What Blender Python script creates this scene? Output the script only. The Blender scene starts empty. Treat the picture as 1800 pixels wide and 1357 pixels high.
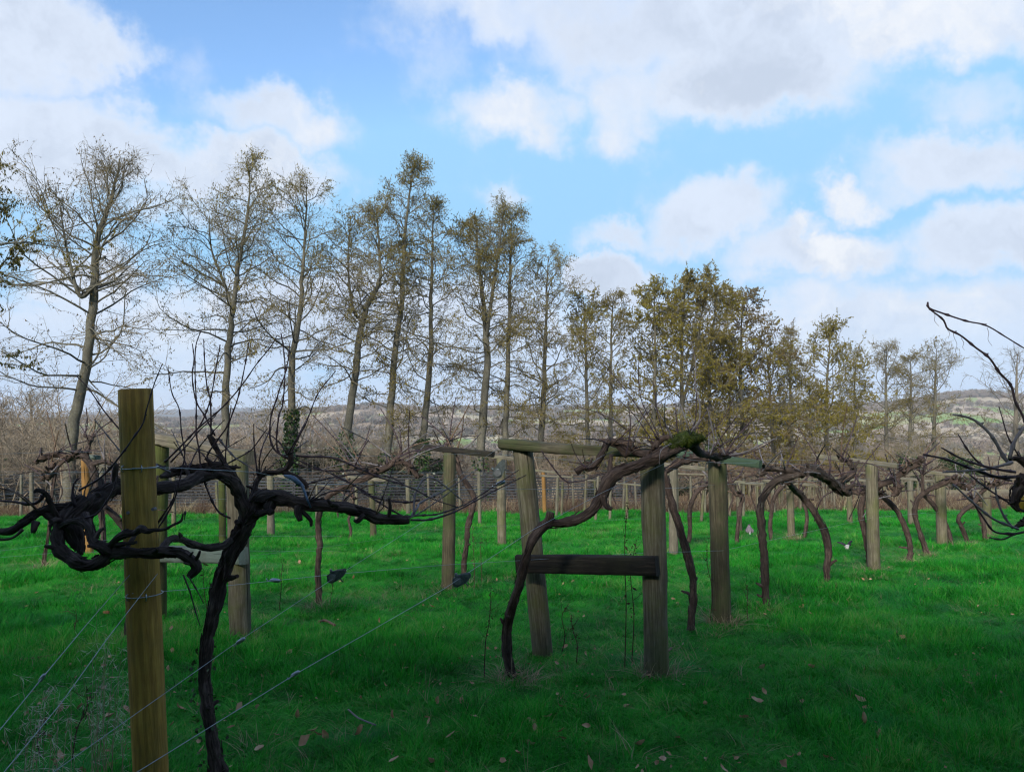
import bpy, math, random
import numpy as np
from mathutils import Vector, Matrix

SC = bpy.context.scene
COL = SC.collection
rng = np.random.default_rng(7)
random.seed(7)

# ------------------------------------------------------------------ camera
F = 1400.0                      # focal length in photograph pixels (1800 wide)
CAMH = 1.43
PITCH = math.atan((720 - 678.5) / F)
SLOPE = 0.0777                  # the vineyard falls away from the viewer
cam_d = bpy.data.cameras.new('camera')
cam_d.sensor_fit = 'HORIZONTAL'
cam_d.sensor_width = 36.0
cam_d.lens = 36.0 * F / 1800.0
cam_d.clip_start = 0.05
cam_d.clip_end = 30000
cam = bpy.data.objects.new('camera', cam_d)
cam.location = (0, 0, CAMH)
cam.rotation_euler = (math.pi / 2 + PITCH, 0, 0)
COL.objects.link(cam)
SC.camera = cam

# ------------------------------------------------------------------ sky
SUN_EL = math.radians(25)
SUN_AZ = math.radians(22)       # light travels forward and a little to the right
world = bpy.data.worlds.new('World')
SC.world = world
world.use_nodes = True
SC.view_settings.view_transform = 'Standard'
SC.view_settings.look = 'None'
SC.view_settings.exposure = 0.55
SC.view_settings.gamma = 1.0
SC.cycles.max_bounces = 5
SC.cycles.diffuse_bounces = 2
SC.cycles.use_adaptive_sampling = True
SC.cycles.adaptive_threshold = 0.02
SC.cycles.glossy_bounces = 2
SC.cycles.transmission_bounces = 3
SC.cycles.transparent_max_bounces = 8
SC.cycles.volume_bounces = 0
SC.cycles.use_denoising = True
SC.cycles.filter_width = 1.2

def cam_dir(px, py):
    cx = (px - 900) / F; cy = (678.5 - py) / F
    s, c = math.sin(PITCH), math.cos(PITCH)
    return np.array([cx, c - cy * s, s + cy * c])

class NT:
    """small helper for building node trees"""
    def __init__(self, tree):
        self.t = tree; self.n = tree.nodes; self.l = tree.links
    def add(self, kind, ins=None, **props):
        nd = self.n.new(kind)
        for k, v in props.items():
            setattr(nd, k, v)
        for k, v in (ins or {}).items():
            self.put(nd.inputs[k], v)
        return nd
    def put(self, sock, v):
        if isinstance(v, bpy.types.NodeSocket):
            self.l.new(v, sock)
        elif isinstance(v, bpy.types.Node):
            self.l.new(v.outputs[0], sock)
        else:
            sock.default_value = v
    def math(self, op, a, b=0.0, c=0.0, clamp=False):
        nd = self.n.new('ShaderNodeMath'); nd.operation = op; nd.use_clamp = clamp
        self.put(nd.inputs[0], a); self.put(nd.inputs[1], b)
        if op in ('MULTIPLY_ADD', 'SMOOTH_MIN', 'SMOOTH_MAX'): self.put(nd.inputs[2], c)
        return nd.outputs[0]
    def vmath(self, op, a, b=None, scale=None):
        nd = self.n.new('ShaderNodeVectorMath'); nd.operation = op
        self.put(nd.inputs[0], a)
        if b is not None: self.put(nd.inputs[1], b)
        if scale is not None: self.put(nd.inputs['Scale'], scale)
        return nd.outputs['Value'] if op in ('LENGTH', 'DOT_PRODUCT') else nd.outputs[0]
    def noise(self, vec, scale, detail=4, rough=0.55, out='Fac', dist=0.0):
        nd = self.n.new('ShaderNodeTexNoise')
        if vec is not None: self.put(nd.inputs['Vector'], vec)
        nd.inputs['Scale'].default_value = scale
        nd.inputs['Detail'].default_value = detail
        nd.inputs['Roughness'].default_value = rough
        nd.inputs['Distortion'].default_value = dist
        return nd.outputs[out]
    def ramp(self, fac, stops, interp='LINEAR'):
        nd = self.n.new('ShaderNodeValToRGB')
        nd.color_ramp.interpolation = interp
        el = nd.color_ramp.elements
        while len(el) < len(stops): el.new(0.5)
        for e, (p, c) in zip(el, stops):
            e.position = p; e.color = (c[0], c[1], c[2], 1.0)
        self.put(nd.inputs[0], fac)
        return nd.outputs[0]
    def mixc(self, fac, a, b, blend='MIX'):
        nd = self.n.new('ShaderNodeMix'); nd.data_type = 'RGBA'; nd.blend_type = blend
        self.put(nd.inputs[0], fac)
        for s, v in ((nd.inputs[6], a), (nd.inputs[7], b)):
            if isinstance(v, (tuple, list)): s.default_value = (v[0], v[1], v[2], 1.0)
            else: self.put(s, v)
        return nd.outputs[2]
    def maprange(self, v, a, b, c=0.0, d=1.0, interp='SMOOTHSTEP'):
        nd = self.n.new('ShaderNodeMapRange'); nd.interpolation_type = interp
        for i, x in enumerate((v, a, b, c, d)): self.put(nd.inputs[i], x)
        return nd.outputs[0]
    def mapping(self, vec, loc=(0, 0, 0), rot=(0, 0, 0), scale=(1, 1, 1), kind='POINT'):
        nd = self.n.new('ShaderNodeMapping'); nd.vector_type = kind
        self.put(nd.inputs[0], vec)
        nd.inputs[1].default_value = loc; nd.inputs[2].default_value = rot; nd.inputs[3].default_value = scale
        return nd.outputs[0]

def build_world():
    t = NT(world.node_tree)
    t.n.clear()
    sky = t.add('ShaderNodeTexSky', sky_type='NISHITA', sun_disc=False, sun_elevation=SUN_EL,
                sun_rotation=math.pi + SUN_AZ, altitude=100.0, air_density=1.0, dust_density=0.6, ozone_density=1.2)
    d = t.add('ShaderNodeTexCoord').outputs['Generated']
    # warp the direction so that cloud edges billow
    w1 = t.noise(d, 5.0, 6, 0.62, 'Color')
    w1 = t.vmath('SUBTRACT', w1, (0.5, 0.5, 0.5))
    w2 = t.noise(d, 19.0, 6, 0.62, 'Color')
    w2 = t.vmath('SUBTRACT', w2, (0.5, 0.5, 0.5))
    dw = t.vmath('ADD', d, t.vmath('SCALE', w1, scale=0.15))
    dw = t.vmath('ADD', dw, t.vmath('SCALE', w2, scale=0.06))
    # (px, py, half width, half height, weight) of the cloud masses seen in the photograph
    blobs = [(20, 60, 150, 110, 1.0), (150, 110, 110, 60, .9), (30, 260, 210, 95, 1.0), (200, 270, 140, 60, .9), (480, 220, 130, 48, .75),
             (420, 310, 190, 55, .95), (330, 360, 190, 60, .6), (140, 480, 90, 50, .95), (330, 150, 60, 60, .35), (560, 560, 200, 80, .7),
             (200, 610, 260, 110, .7), (800, 600, 260, 110, .6), (1000, 30, 330, 65, .75), (1330, 60, 380, 95, 1.0), (1300, 170, 210, 70, 1.0),
             (1110, 190, 90, 70, .8), (910, 195, 120, 55, .75), (760, 120, 80, 50, .4), (1650, 40, 260, 75, .9), (1700, 270, 170, 52, .85),
             (1490, 350, 60, 32, .75), (1600, 320, 110, 30, .5), (1770, 400, 130, 60, 1.0), (1260, 385, 125, 50, .85), (1090, 410, 70, 34, .7),
             (1440, 440, 150, 46, .9), (1075, 485, 62, 36, 1.0), (870, 345, 60, 24, .45), (1500, 560, 460, 70, .62), (1740, 170, 130, 40, .5),
             (1250, 640, 500, 90, .6)]
    tot = None
    for (px, py, rx, ry, w) in blobs:
        v = cam_dir(px, py); n = np.linalg.norm(v); v = v / n
        az = math.atan2(v[0], v[1])
        k = 1.0 / (F * n / 1.0) * 1.05
        m = t.mapping(dw, loc=tuple(v), rot=(0, 0, -az), scale=(rx * k * 1.25, 0.6, ry * k * 1.25), kind='TEXTURE')
        ln = t.vmath('LENGTH', m)
        g = t.maprange(ln, 1.25, 0.2, 0.0, w)
        tot = g if tot is None else t.math('SMOOTH_MAX', tot, g, 0.12)
    # broken cloud over the rest of the sky, on a flat layer overhead
    sep = t.add('ShaderNodeSeparateXYZ', {0: d})
    zc = t.math('MAXIMUM', sep.outputs[2], 0.0)
    flat = t.vmath('SCALE', d, scale=t.math('DIVIDE', 1.0, t.math('ADD', zc, 0.12)))
    gen = t.noise(flat, 1.3, 7, 0.6)
    fwd = t.maprange(sep.outputs[1], 0.35, 0.72)           # where the listed masses take over
    up = t.maprange(sep.outputs[2], 0.42, 0.55)
    fwd = t.math('MULTIPLY', fwd, t.math('SUBTRACT', 1.0, up))
    genm = t.maprange(gen, 0.44, 0.62, 0.0, 0.95)
    tot = t.math('MAXIMUM', tot, t.math('MULTIPLY', genm, t.math('SUBTRACT', 1.0, fwd)))
    fine = t.noise(d, 11.0, 8, 0.65)
    dens = t.math('ADD', tot, t.math('MULTIPLY', t.math('SUBTRACT', fine, 0.5), 0.95))
    low = t.maprange(sep.outputs[2], 0.22, 0.0, 0.0, 0.62, 'LINEAR')   # thin cloud thickens towards the horizon
    streak = t.noise(t.mapping(d, scale=(3.0, 3.0, 22.0)), 2.2, 6, 0.6)
    low = t.math('MULTIPLY', low, t.maprange(streak, 0.15, 0.6, 0.35, 1.0))
    dens = t.math('ADD', dens, low)
    alpha = t.maprange(dens, 0.10, 0.80, 0.0, 0.97)
    # shading inside the clouds: bright lit rims, greyer thick middles
    thick = t.maprange(dens, 0.50, 1.05)
    sh = t.noise(t.mapping(dw, loc=(0, 0, 0.05)), 6.0, 6, 0.6)
    sh = t.math('MULTIPLY', t.maprange(sh, 0.36, 0.62), thick)
    ccol = t.mixc(sh, (0.76, 0.85, 1.0), (0.60, 0.685, 0.83))
    hi = t.math('MULTIPLY', t.maprange(t.noise(dw, 4.0, 6, 0.6), 0.52, 0.66), t.maprange(dens, 0.5, 0.9))
    ccol = t.mixc(hi, ccol, (0.92, 0.95, 1.0))
    ccol = t.mixc(t.maprange(sep.outputs[2], 0.16, 0.0, 0.0, 0.8), ccol, (0.58, 0.76, 1.0))
    ccol = t.vmath('SCALE', ccol, scale=CLOUD_GAIN)
    skyc = t.vmath('SCALE', t.mixc(1.0, sky.outputs[0], SKY_TINT, 'MULTIPLY'), scale=SKY_STRENGTH)
    skyc = t.vmath('MINIMUM', skyc, (0.25, 0.47, 0.70))
    col = t.mixc(alpha, skyc, ccol)
    bg = t.add('ShaderNodeBackground', {'Color': col, 'Strength': 1.0})
    out = t.add('ShaderNodeOutputWorld', {'Surface': bg})
    world.cycles.sampling_method = 'MANUAL'
    world.cycles.sample_map_resolution = 1024

SKY_STRENGTH = 0.14
SKY_TINT = (0.92, 1.09, 1.24)
CLOUD_GAIN = 0.683
build_world()

sun_d = bpy.data.lights.new('sun', 'SUN')
sun_d.energy = 4.4
sun_d.angle = math.radians(12)   # the sun is veiled by thin cloud
sun_d.color = (1.0, 0.93, 0.82)
sun = bpy.data.objects.new('sun', sun_d)
sd = Vector((math.sin(SUN_AZ) * math.cos(SUN_EL), math.cos(SUN_AZ) * math.cos(SUN_EL), -math.sin(SUN_EL)))
sun.rotation_euler = sd.to_track_quat('-Z', 'Y').to_euler()
sun.location = (-40, -80, 60)
COL.objects.link(sun)

# ------------------------------------------------------------------ geometry helpers
RIDGE_U = [-1.2, -.64, -.43, -.3, 0, .2, .5, .6, 1.2]
RIDGE_P = [744, 746, 739, 724, 720, 721, 706, 699, 703]
def ground_z(x, y):
    x = np.asarray(x, float); y = np.asarray(y, float)
    base = np.interp(y, [-3000, -40, -3, 0, 62, 75, 110, 180, 260, 350, 700],
                        [0.5, 0.3, .2331, 0, -62 * SLOPE, -6.0, -10, -19, -26, -31, -31])
    u = x / np.maximum(y, 60.0)
    rp = np.interp(u, RIDGE_U, RIDGE_P)
    rp = rp + 2.5 * np.sin(u * 17 + .6) + 1.6 * np.sin(u * 41)
    zr = CAMH + (720 - rp) / F * 1500.0
    t = np.clip((y - 600) / 900, 0, 1); t = t * t * (3 - 2 * t)
    z = base * (1 - t) + zr * t
    t2 = np.clip((y - 1500) / 500, 0, 1); z = z - 22 * t2 * t2 * (3 - 2 * t2)
    far = CAMH + (720 - (719 - 5 * np.sin(u * 5 + 1.0) - 3 * np.sin(u * 13))) / F * 4500
    t3 = np.clip((y - 2200) / 2300, 0, 1); t3 = t3 * t3 * (3 - 2 * t3)
    z = z * (1 - t3) + far * t3
    am = np.clip((y - 90) / 500, 0, 1)
    z = z + am * (3.0 * np.sin(x / 90 + y / 130) + 2.0 * np.sin(x / 41 - y / 77 + 1))
    return z

def P(px, py, d):
    """world point seen at photograph pixel (px, py) at forward distance d"""
    v = cam_dir(px, py); k = d / v[1]
    return np.array([v[0] * k, d, CAMH + v[2] * k])

def G(px, py):
    """point of the sloping field seen at pixel (px, py)"""
    v = cam_dir(px, py)
    k = CAMH / (-v[2] - SLOPE * v[1])
    return np.array([v[0] * k, v[1] * k, CAMH + v[2] * k])

_perm = np.random.default_rng(3).random(4096)
def vnoise(p):
    """smooth value noise, p (n,3) -> 0..1"""
    p = np.asarray(p, float)
    i = np.floor(p).astype(np.int64); f = p - i
    f = f * f * (3 - 2 * f)
    def h(a, b, c):
        return _perm[(a * 73856093 ^ b * 19349663 ^ c * 83492791) & 4095]
    r = 0
    for dx in (0, 1):
        wx = f[:, 0] if dx else 1 - f[:, 0]
        for dy in (0, 1):
            wy = f[:, 1] if dy else 1 - f[:, 1]
            for dz in (0, 1):
                wz = f[:, 2] if dz else 1 - f[:, 2]
                r = r + wx * wy * wz * h(i[:, 0] + dx, i[:, 1] + dy, i[:, 2] + dz)
    return r

def spline(pts, per=6):
    """Catmull-Rom through rows of pts (any number of columns)"""
    p = np.asarray(pts, float)
    if len(p) < 3:
        t = np.linspace(0, 1, per + 1)[:, None]
        return p[0] * (1 - t) + p[-1] * t
    q = np.vstack([2 * p[0] - p[1], p, 2 * p[-1] - p[-2]])
    out = []
    for i in range(1, len(q) - 2):
        t = np.linspace(0, 1, per, endpoint=False)[:, None]
        a, b, c, d = q[i - 1], q[i], q[i + 1], q[i + 2]
        out.append(0.5 * ((2 * b) + (-a + c) * t + (2 * a - 5 * b + 4 * c - d) * t ** 2 + (-a + 3 * b - 3 * c + d) * t ** 3))
    out.append(q[-2][None])
    return np.vstack(out)

class MB:
    """collects quads and triangles with uvs, builds one mesh"""
    def __init__(self):
        self.v = []; self.nv = 0; self.q = []; self.qu = []; self.t = []; self.tu = []
    def verts(self, a):
        a = np.asarray(a, float).reshape(-1, 3); o = self.nv
        self.v.append(a); self.nv += len(a); return o
    def quads(self, idx, uv=None):
        idx = np.asarray(idx, np.int64).reshape(-1, 4)
        self.q.append(idx); self.qu.append(np.zeros((len(idx), 4, 2)) if uv is None else np.asarray(uv, float).reshape(-1, 4, 2))
    def tris(self, idx, uv=None):
        idx = np.asarray(idx, np.int64).reshape(-1, 3)
        self.t.append(idx); self.tu.append(np.zeros((len(idx), 3, 2)) if uv is None else np.asarray(uv, float).reshape(-1, 3, 2))
    def tubes(self, Pn, Rn, sides=4, caps=True, rough=0.0, ridge=0.0, lump=9.0, seed=0.0, squash=None):
        """n polylines of k points: Pn (n,k,3), Rn (n,k)"""
        Pn = np.asarray(Pn, float); Rn = np.asarray(Rn, float)
        if Pn.ndim == 2: Pn = Pn[None]; Rn = Rn[None]
        n, k, _ = Pn.shape
        T = np.gradient(Pn, axis=1); T /= np.linalg.norm(T, axis=2, keepdims=True) + 1e-9
        ref = np.where(np.abs(T[:, 0, 2:3]) < 0.8, np.array([[0, 0, 1.0]]), np.array([[1.0, 0, 0]]))
        A = np.zeros_like(Pn); a = ref
        for i in range(k):
            a = a - (a * T[:, i]).sum(1, keepdims=True) * T[:, i]
            a = a / (np.linalg.norm(a, axis=1, keepdims=True) + 1e-9); A[:, i] = a
        B = np.cross(T, A)
        th = np.arange(sides) * 2 * np.pi / sides
        rad = A[:, :, None] * np.cos(th)[None, None, :, None] + B[:, :, None] * np.sin(th)[None, None, :, None]
        seg = np.linalg.norm(np.diff(Pn, axis=1), axis=2)
        L = np.concatenate([np.zeros((n, 1)), np.cumsum(seg, axis=1)], axis=1)
        Rr = np.repeat(Rn[:, :, None], sides, axis=2)
        if rough or ridge:
            base = (Pn[:, :, None] + rad * Rr[..., None]).reshape(-1, 3)
            off = rough * 2 * (vnoise(base * lump + seed) - .5) + rough * (vnoise(base * lump * 2.7 + seed + 9) - .5)
            c = np.stack([np.broadcast_to(np.cos(th) * 2.2, (n, k, sides)), np.broadcast_to(np.sin(th) * 2.2, (n, k, sides)),
                          np.broadcast_to(L[:, :, None] * 5.0, (n, k, sides))], -1).reshape(-1, 3)
            off = off + ridge * 2 * (vnoise(c * 1.4 + seed) - .5)
            Rr = Rr * (1 + off.reshape(n, k, sides))
        V = Pn[:, :, None] + rad * Rr[..., None]
        o = self.verts(V)
        j = np.arange(sides); jn = (j + 1) % sides
        i = np.arange(k - 1)
        I, J = np.meshgrid(i, j, indexing='ij'); JN = np.broadcast_to(jn, I.shape)
        f = np.stack([I * sides + J, I * sides + JN, (I + 1) * sides + JN, (I + 1) * sides + J], -1).reshape(-1, 4)
        idx = o + f[None] + (np.arange(n) * k * sides)[:, None, None]
        cir = 2 * np.pi * Rn.mean(1)
        u0 = (J / sides).reshape(-1)[None] * cir[:, None]; u1 = ((J + 1) / sides).reshape(-1)[None] * cir[:, None]
        v0 = L[:, I.reshape(-1)]; v1 = L[:, I.reshape(-1) + 1]
        uv = np.stack([np.stack([u0, v0], -1), np.stack([u1, v0], -1), np.stack([u1, v1], -1), np.stack([u0, v1], -1)], 2)
        self.quads(idx, uv)
        if caps:
            for e, ii in ((0, 0), (1, k - 1)):
                ce = self.verts(Pn[:, ii])
                ring = o + (np.arange(n) * k * sides)[:, None] + ii * sides + j[None]
                nx = o + (np.arange(n) * k * sides)[:, None] + ii * sides + jn[None]
                cc = np.broadcast_to(ce + np.arange(n)[:, None], ring.shape)
                tri = np.stack([cc, nx, ring] if e == 0 else [cc, ring, nx], -1)
                rr = Rn[:, ii][:, None]
                cuv = np.stack([np.stack([np.zeros_like(ring) + 0.0, np.zeros_like(ring) + 0.0], -1),
                                np.stack([np.cos(th)[None] * rr, np.sin(th)[None] * rr], -1),
                                np.stack([np.cos(th)[None] * rr, np.sin(th)[None] * rr], -1)], 2)
                self.tris(tri, cuv)
        return self
    def leaves(self, c, d, s, L, W, fold=0.0):
        """diamond leaves: centre-base c (n,3), length axis d, side axis s"""
        n = len(c)
        d = d / (np.linalg.norm(d, axis=1, keepdims=True) + 1e-9)
        s = s - (s * d).sum(1, keepdims=True) * d
        s = s / (np.linalg.norm(s, axis=1, keepdims=True) + 1e-9)
        L = np.broadcast_to(L, (n,))[:, None]; W = np.broadcast_to(W, (n,))[:, None]
        V = np.stack([c, c + d * L * .5 + s * W * .5, c + d * L, c + d * L * .5 - s * W * .5], 1)
        o = self.verts(V)
        idx = o + np.arange(n)[:, None] * 4 + np.arange(4)[None]
        self.quads(idx, np.broadcast_to(np.array([[0, 0], [1, .5], [0, 1], [-1, .5]], float), (n, 4, 2)))
        return self
    def box(self, lo, hi, M=None):
        x0, y0, z0 = lo; x1, y1, z1 = hi
        v = np.array([[x0, y0, z0], [x1, y0, z0], [x1, y1, z0], [x0, y1, z0], [x0, y0, z1], [x1, y0, z1], [x1, y1, z1], [x0, y1, z1]], float)
        if M is not None: v = v @ np.array(M)[:3, :3].T + np.array(M)[:3, 3]
        o = self.verts(v)
        self.quads(o + np.array([[0, 3, 2, 1], [4, 5, 6, 7], [0, 1, 5, 4], [1, 2, 6, 5], [2, 3, 7, 6], [3, 0, 4, 7]]))
        return self
    def mesh(self, name, origin=(0, 0, 0), smooth=True):
        V = np.vstack(self.v) - np.asarray(origin, float)
        me = bpy.data.meshes.new(name)
        nq = sum(len(a) for a in self.q); ntr = sum(len(a) for a in self.t)
        me.vertices.add(len(V)); me.vertices.foreach_set('co', V.astype(np.float32).ravel())
        loops = np.concatenate([np.concatenate([a.ravel() for a in self.q]) if nq else np.zeros(0, int),
                                np.concatenate([a.ravel() for a in self.t]) if ntr else np.zeros(0, int)])
        uv = np.concatenate([np.concatenate([a.reshape(-1, 2) for a in self.qu]) if nq else np.zeros((0, 2)),
                             np.concatenate([a.reshape(-1, 2) for a in self.tu]) if ntr else np.zeros((0, 2))])
        me.loops.add(len(loops)); me.loops.foreach_set('vertex_index', loops.astype(np.int32))
        starts = np.concatenate([np.arange(nq) * 4, nq * 4 + np.arange(ntr) * 3])
        me.polygons.add(nq + ntr); me.polygons.foreach_set('loop_start', starts.astype(np.int32))
        me.polygons.foreach_set('use_smooth', np.concatenate([np.full(nq, smooth), np.zeros(ntr, bool)]))
        ul = me.uv_layers.new(name='UVMap'); ul.data.foreach_set('uv', uv.astype(np.float32).ravel())
        me.update(calc_edges=True)
        return me

def tag(o, label=None, cat=None, group=None, kind=None):
    if label: o['label'] = label
    if cat: o['category'] = cat
    if group: o['group'] = group
    if kind: o['kind'] = kind
    return o

def empty(name, loc, label, cat, group=None):
    o = bpy.data.objects.new(name, None)
    o.empty_display_size = 0.1
    o.location = tuple(loc); COL.objects.link(o)
    return tag(o, label, cat, group)

def obj(name, mb, mat, parent=None, origin=None, smooth=True):
    """one mesh object; vertices are given in world space (or local when the parent is at 0)"""
    if origin is None:
        origin = tuple(parent.location) if parent is not None else (0, 0, 0)
    me = mb if isinstance(mb, bpy.types.Mesh) else mb.mesh(name, origin, smooth)
    if mat is not None and not me.materials: me.materials.append(mat)
    o = bpy.data.objects.new(name, me)
    COL.objects.link(o)
    if parent is not None: o.parent = parent
    elif not isinstance(mb, bpy.types.Mesh): o.location = origin
    return o

def copy_tree(o, parent=None):
    c = o.copy(); COL.objects.link(c); c.parent = parent
    for ch in o.children: copy_tree(ch, c)
    return c
# ------------------------------------------------------------------ materials
def material(name, build, rough=0.85, spec=0.3):
    m = bpy.data.materials.new(name); m.use_nodes = True
    t = NT(m.node_tree); t.n.clear()
    bs = t.add('ShaderNodeBsdfPrincipled'); bs.inputs['Roughness'].default_value = rough
    bs.inputs['Specular IOR Level'].default_value = spec
    out = t.add('ShaderNodeOutputMaterial', {'Surface': bs})
    build(t, bs, out)
    return m

def bump(t, bs, h, strength=0.5, dist=0.01):
    b = t.add('ShaderNodeBump', {'Height': h}); b.inputs['Strength'].default_value = strength; b.inputs['Distance'].default_value = dist
    t.put(bs.inputs['Normal'], b)

def m_wood(name, c_dark, c_mid, c_light, moss=0.3, moss_col=(0.06, 0.10, 0.02), grain=1.0, knots=False, rough=0.85):
    def b(t, bs, out):
        uv = t.add('ShaderNodeUVMap').outputs[0]
        pos = t.add('ShaderNodeNewGeometry').outputs['Position']
        st = t.mapping(uv, scale=(60 * grain, 3.0, 1))
        g = t.noise(st, 1.0, 6, 0.65, dist=0.6)
        g2 = t.noise(t.mapping(uv, scale=(240 * grain, 9.0, 1)), 1.0, 4, 0.6)
        blot = t.noise(pos, 5.0, 5, 0.6)
        f = t.math('ADD', t.math('MULTIPLY', g, 0.65), t.math('MULTIPLY', g2, 0.35))
        col = t.ramp(f, [(0.28, c_dark), (0.5, c_mid), (0.72, c_light)])
        if knots:
            w = t.add('ShaderNodeTexWave', {'Vector': t.mapping(uv, scale=(1.0, 0.16, 1)), 'Scale': 9.0, 'Distortion': 11.0, 'Detail': 3.0, 'Detail Scale': 1.2},
                      wave_type='BANDS', bands_direction='X')
            col = t.mixc(t.math('MULTIPLY', t.maprange(w.outputs[1], 0.15, 0.9), 0.4), col, c_dark)
            vo = t.add('ShaderNodeTexVoronoi', {'Vector': t.mapping(uv, scale=(1.0, 0.55, 1)), 'Scale': 7.0}, distance='EUCLIDEAN')
            kn = t.maprange(vo.outputs[0], 0.13, 0.08)
            col = t.mixc(t.math('MULTIPLY', kn, 0.6), col, (c_dark[0] * .6, c_dark[1] * .55, c_dark[2] * .5))
        crack = t.noise(t.mapping(uv, scale=(38 * grain, 0.8, 1)), 1.0, 3, 0.5)
        crack = t.maprange(crack, 0.37, 0.30)
        col = t.mixc(crack, col, (c_dark[0] * .25, c_dark[1] * .25, c_dark[2] * .25))
        col = t.mixc(t.maprange(blot, 0.35, 0.7, 0.0, 0.45), col, c_dark)
        mm = t.noise(pos, 3.2, 6, 0.65)
        col = t.mixc(t.math('MULTIPLY', t.maprange(mm, 0.5 - moss * .25, 0.72 - moss * .2), min(1.0, moss * 1.6)), col, moss_col)
        t.put(bs.inputs['Base Color'], col)
        h = t.math('SUBTRACT', t.math('ADD', f, t.math('MULTIPLY', g2, .4)), t.math('MULTIPLY', crack, 1.5))
        bump(t, bs, h, 0.8, 0.009)
    return material(name, b, rough)

def m_bark(name, c_dark, c_mid, c_light, su=60, sv=7, strength=1.0, dist=0.012, rough=0.9, spot=None):
    def b(t, bs, out):
        uv = t.add('ShaderNodeUVMap').outputs[0]
        pos = t.add('ShaderNodeNewGeometry').outputs['Position']
        g = t.noise(t.mapping(uv, scale=(su, sv, 1)), 1.0, 6, 0.7, dist=1.0)
        g2 = t.noise(t.mapping(uv, scale=(su * 3, sv * 3, 1)), 1.0, 4, 0.6)
        big = t.noise(pos, 14.0, 4, 0.6)
        f = t.math('ADD', t.math('ADD', t.math('MULTIPLY', g, 0.55), t.math('MULTIPLY', g2, 0.25)), t.math('MULTIPLY', big, 0.2))
        col = t.ramp(f, [(0.32, c_dark), (0.5, c_mid), (0.70, c_light)])
        if spot is not None:
            col = t.mixc(t.maprange(t.noise(pos, 7.0, 6, 0.7), 0.56, 0.72, 0, 0.75), col, spot)
        t.put(bs.inputs['Base Color'], col)
        bump(t, bs, f, strength, dist)
    return material(name, b, rough, 0.2)

def m_leaf(name, cols, trans=0.35, rough=0.6, scale=0.6, rand=True):
    """thin leaves: colour varies through the crown and from leaf to leaf"""
    def b(t, bs, out):
        geo = t.add('ShaderNodeNewGeometry')
        n = t.noise(geo.outputs['Position'], scale, 3, 0.6)
        n2 = t.noise(geo.outputs['Position'], 23.0, 1, 0.5)
        f = t.math('ADD', t.math('MULTIPLY', n, 0.55), t.math('MULTIPLY', n2, 0.45))
        if rand: f = t.math('ADD', t.math('MULTIPLY', f, 0.75), t.math('MULTIPLY', geo.outputs['Random Per Island'], 0.25))
        k = len(cols)
        col = t.ramp(f, [(0.33 + 0.34 * i / (k - 1), c) for i, c in enumerate(cols)])
        t.put(bs.inputs['Base Color'], col)
        tr = t.add('ShaderNodeBsdfTranslucent', {'Color': col})
        mx = t.add('ShaderNodeMixShader', {0: trans, 1: bs, 2: tr})
        t.l.new(mx.outputs[0], out.inputs[0])
    return material(name, b, rough, 0.25)

def m_plain(name, col, rough=0.5, metal=0.0, var=0.25, scale=30):
    def b(t, bs, out):
        n = t.noise(t.add('ShaderNodeNewGeometry').outputs['Position'], scale, 4, 0.6)
        c = t.mixc(t.maprange(n, 0.3, 0.7), tuple(x * (1 - var) for x in col), tuple(min(1, x * (1 + var)) for x in col))
        t.put(bs.inputs['Base Color'], c); bs.inputs['Metallic'].default_value = metal
    return material(name, b, rough)

M = {}
M['old_post'] = m_wood('weathered grey post', (.026, .022, .013), (.115, .102, .070), (.27, .25, .195), moss=0.35, moss_col=(.085, .10, .025))
M['green_post'] = m_wood('mossy green post', (.014, .014, .007), (.038, .038, .016), (.07, .066, .03), moss=0.5, moss_col=(.06, .08, .014))
M['dark_post'] = m_wood('dark damp post', (.016, .014, .008), (.072, .062, .037), (.17, .155, .10), moss=0.4, moss_col=(.045, .065, .02))
M['new_post'] = m_wood('treated round pine post', (.13, .072, .014), (.33, .20, .036), (.47, .31, .07), moss=0.22, moss_col=(.09, .11, .03), grain=.5, knots=True, rough=.75)
M['orange_post'] = m_wood('fresh orange pine post', (.12, .063, .018), (.21, .115, .034), (.28, .165, .058), moss=0.05, grain=.6, knots=True)
M['pale_post'] = m_wood('pale dry post', (.045, .041, .03), (.12, .11, .083), (.215, .20, .16), moss=0.2, moss_col=(.12, .13, .05))
M['black_beam'] = m_wood('blackened beam', (.003, .003, .003), (.012, .010, .008), (.06, .048, .034), moss=0.2, moss_col=(.03, .035, .015))
M['grey_beam'] = m_wood('silvered beam', (.04, .035, .025), (.13, .115, .085), (.26, .235, .185), moss=0.25, moss_col=(.07, .08, .03))
M['lichen_beam'] = m_wood('lichen covered beam', (.035, .042, .032), (.08, .095, .075), (.20, .25, .23), moss=0.4, moss_col=(.13, .18, .16))
M['net_beam'] = m_wood('green netted beam', (.02, .04, .025), (.05, .085, .055), (.08, .13, .085), moss=0.3, moss_col=(.04, .075, .04), grain=3)
M['vine'] = m_bark('dark vine bark', (.006, .0045, .004), (.036, .027, .024), (.16, .125, .112))
M['vine_far'] = m_bark('brown vine bark', (.009, .0065, .0055), (.045, .032, .027), (.15, .112, .094))
M['vine_lichen'] = m_bark('pale flecked vine bark', (.009, .007, .006), (.036, .028, .024), (.09, .07, .058), spot=(.16, .155, .145))
M['cane'] = m_bark('purple brown cane', (.016, .011, .014), (.042, .028, .034), (.085, .062, .070), su=60, sv=15, strength=.3, dist=.002, rough=.6)
M['cane_grey'] = m_bark('grey cane', (.06, .055, .06), (.13, .12, .128), (.21, .20, .21), su=60, sv=15, strength=.3, dist=.002, rough=.6)
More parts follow.
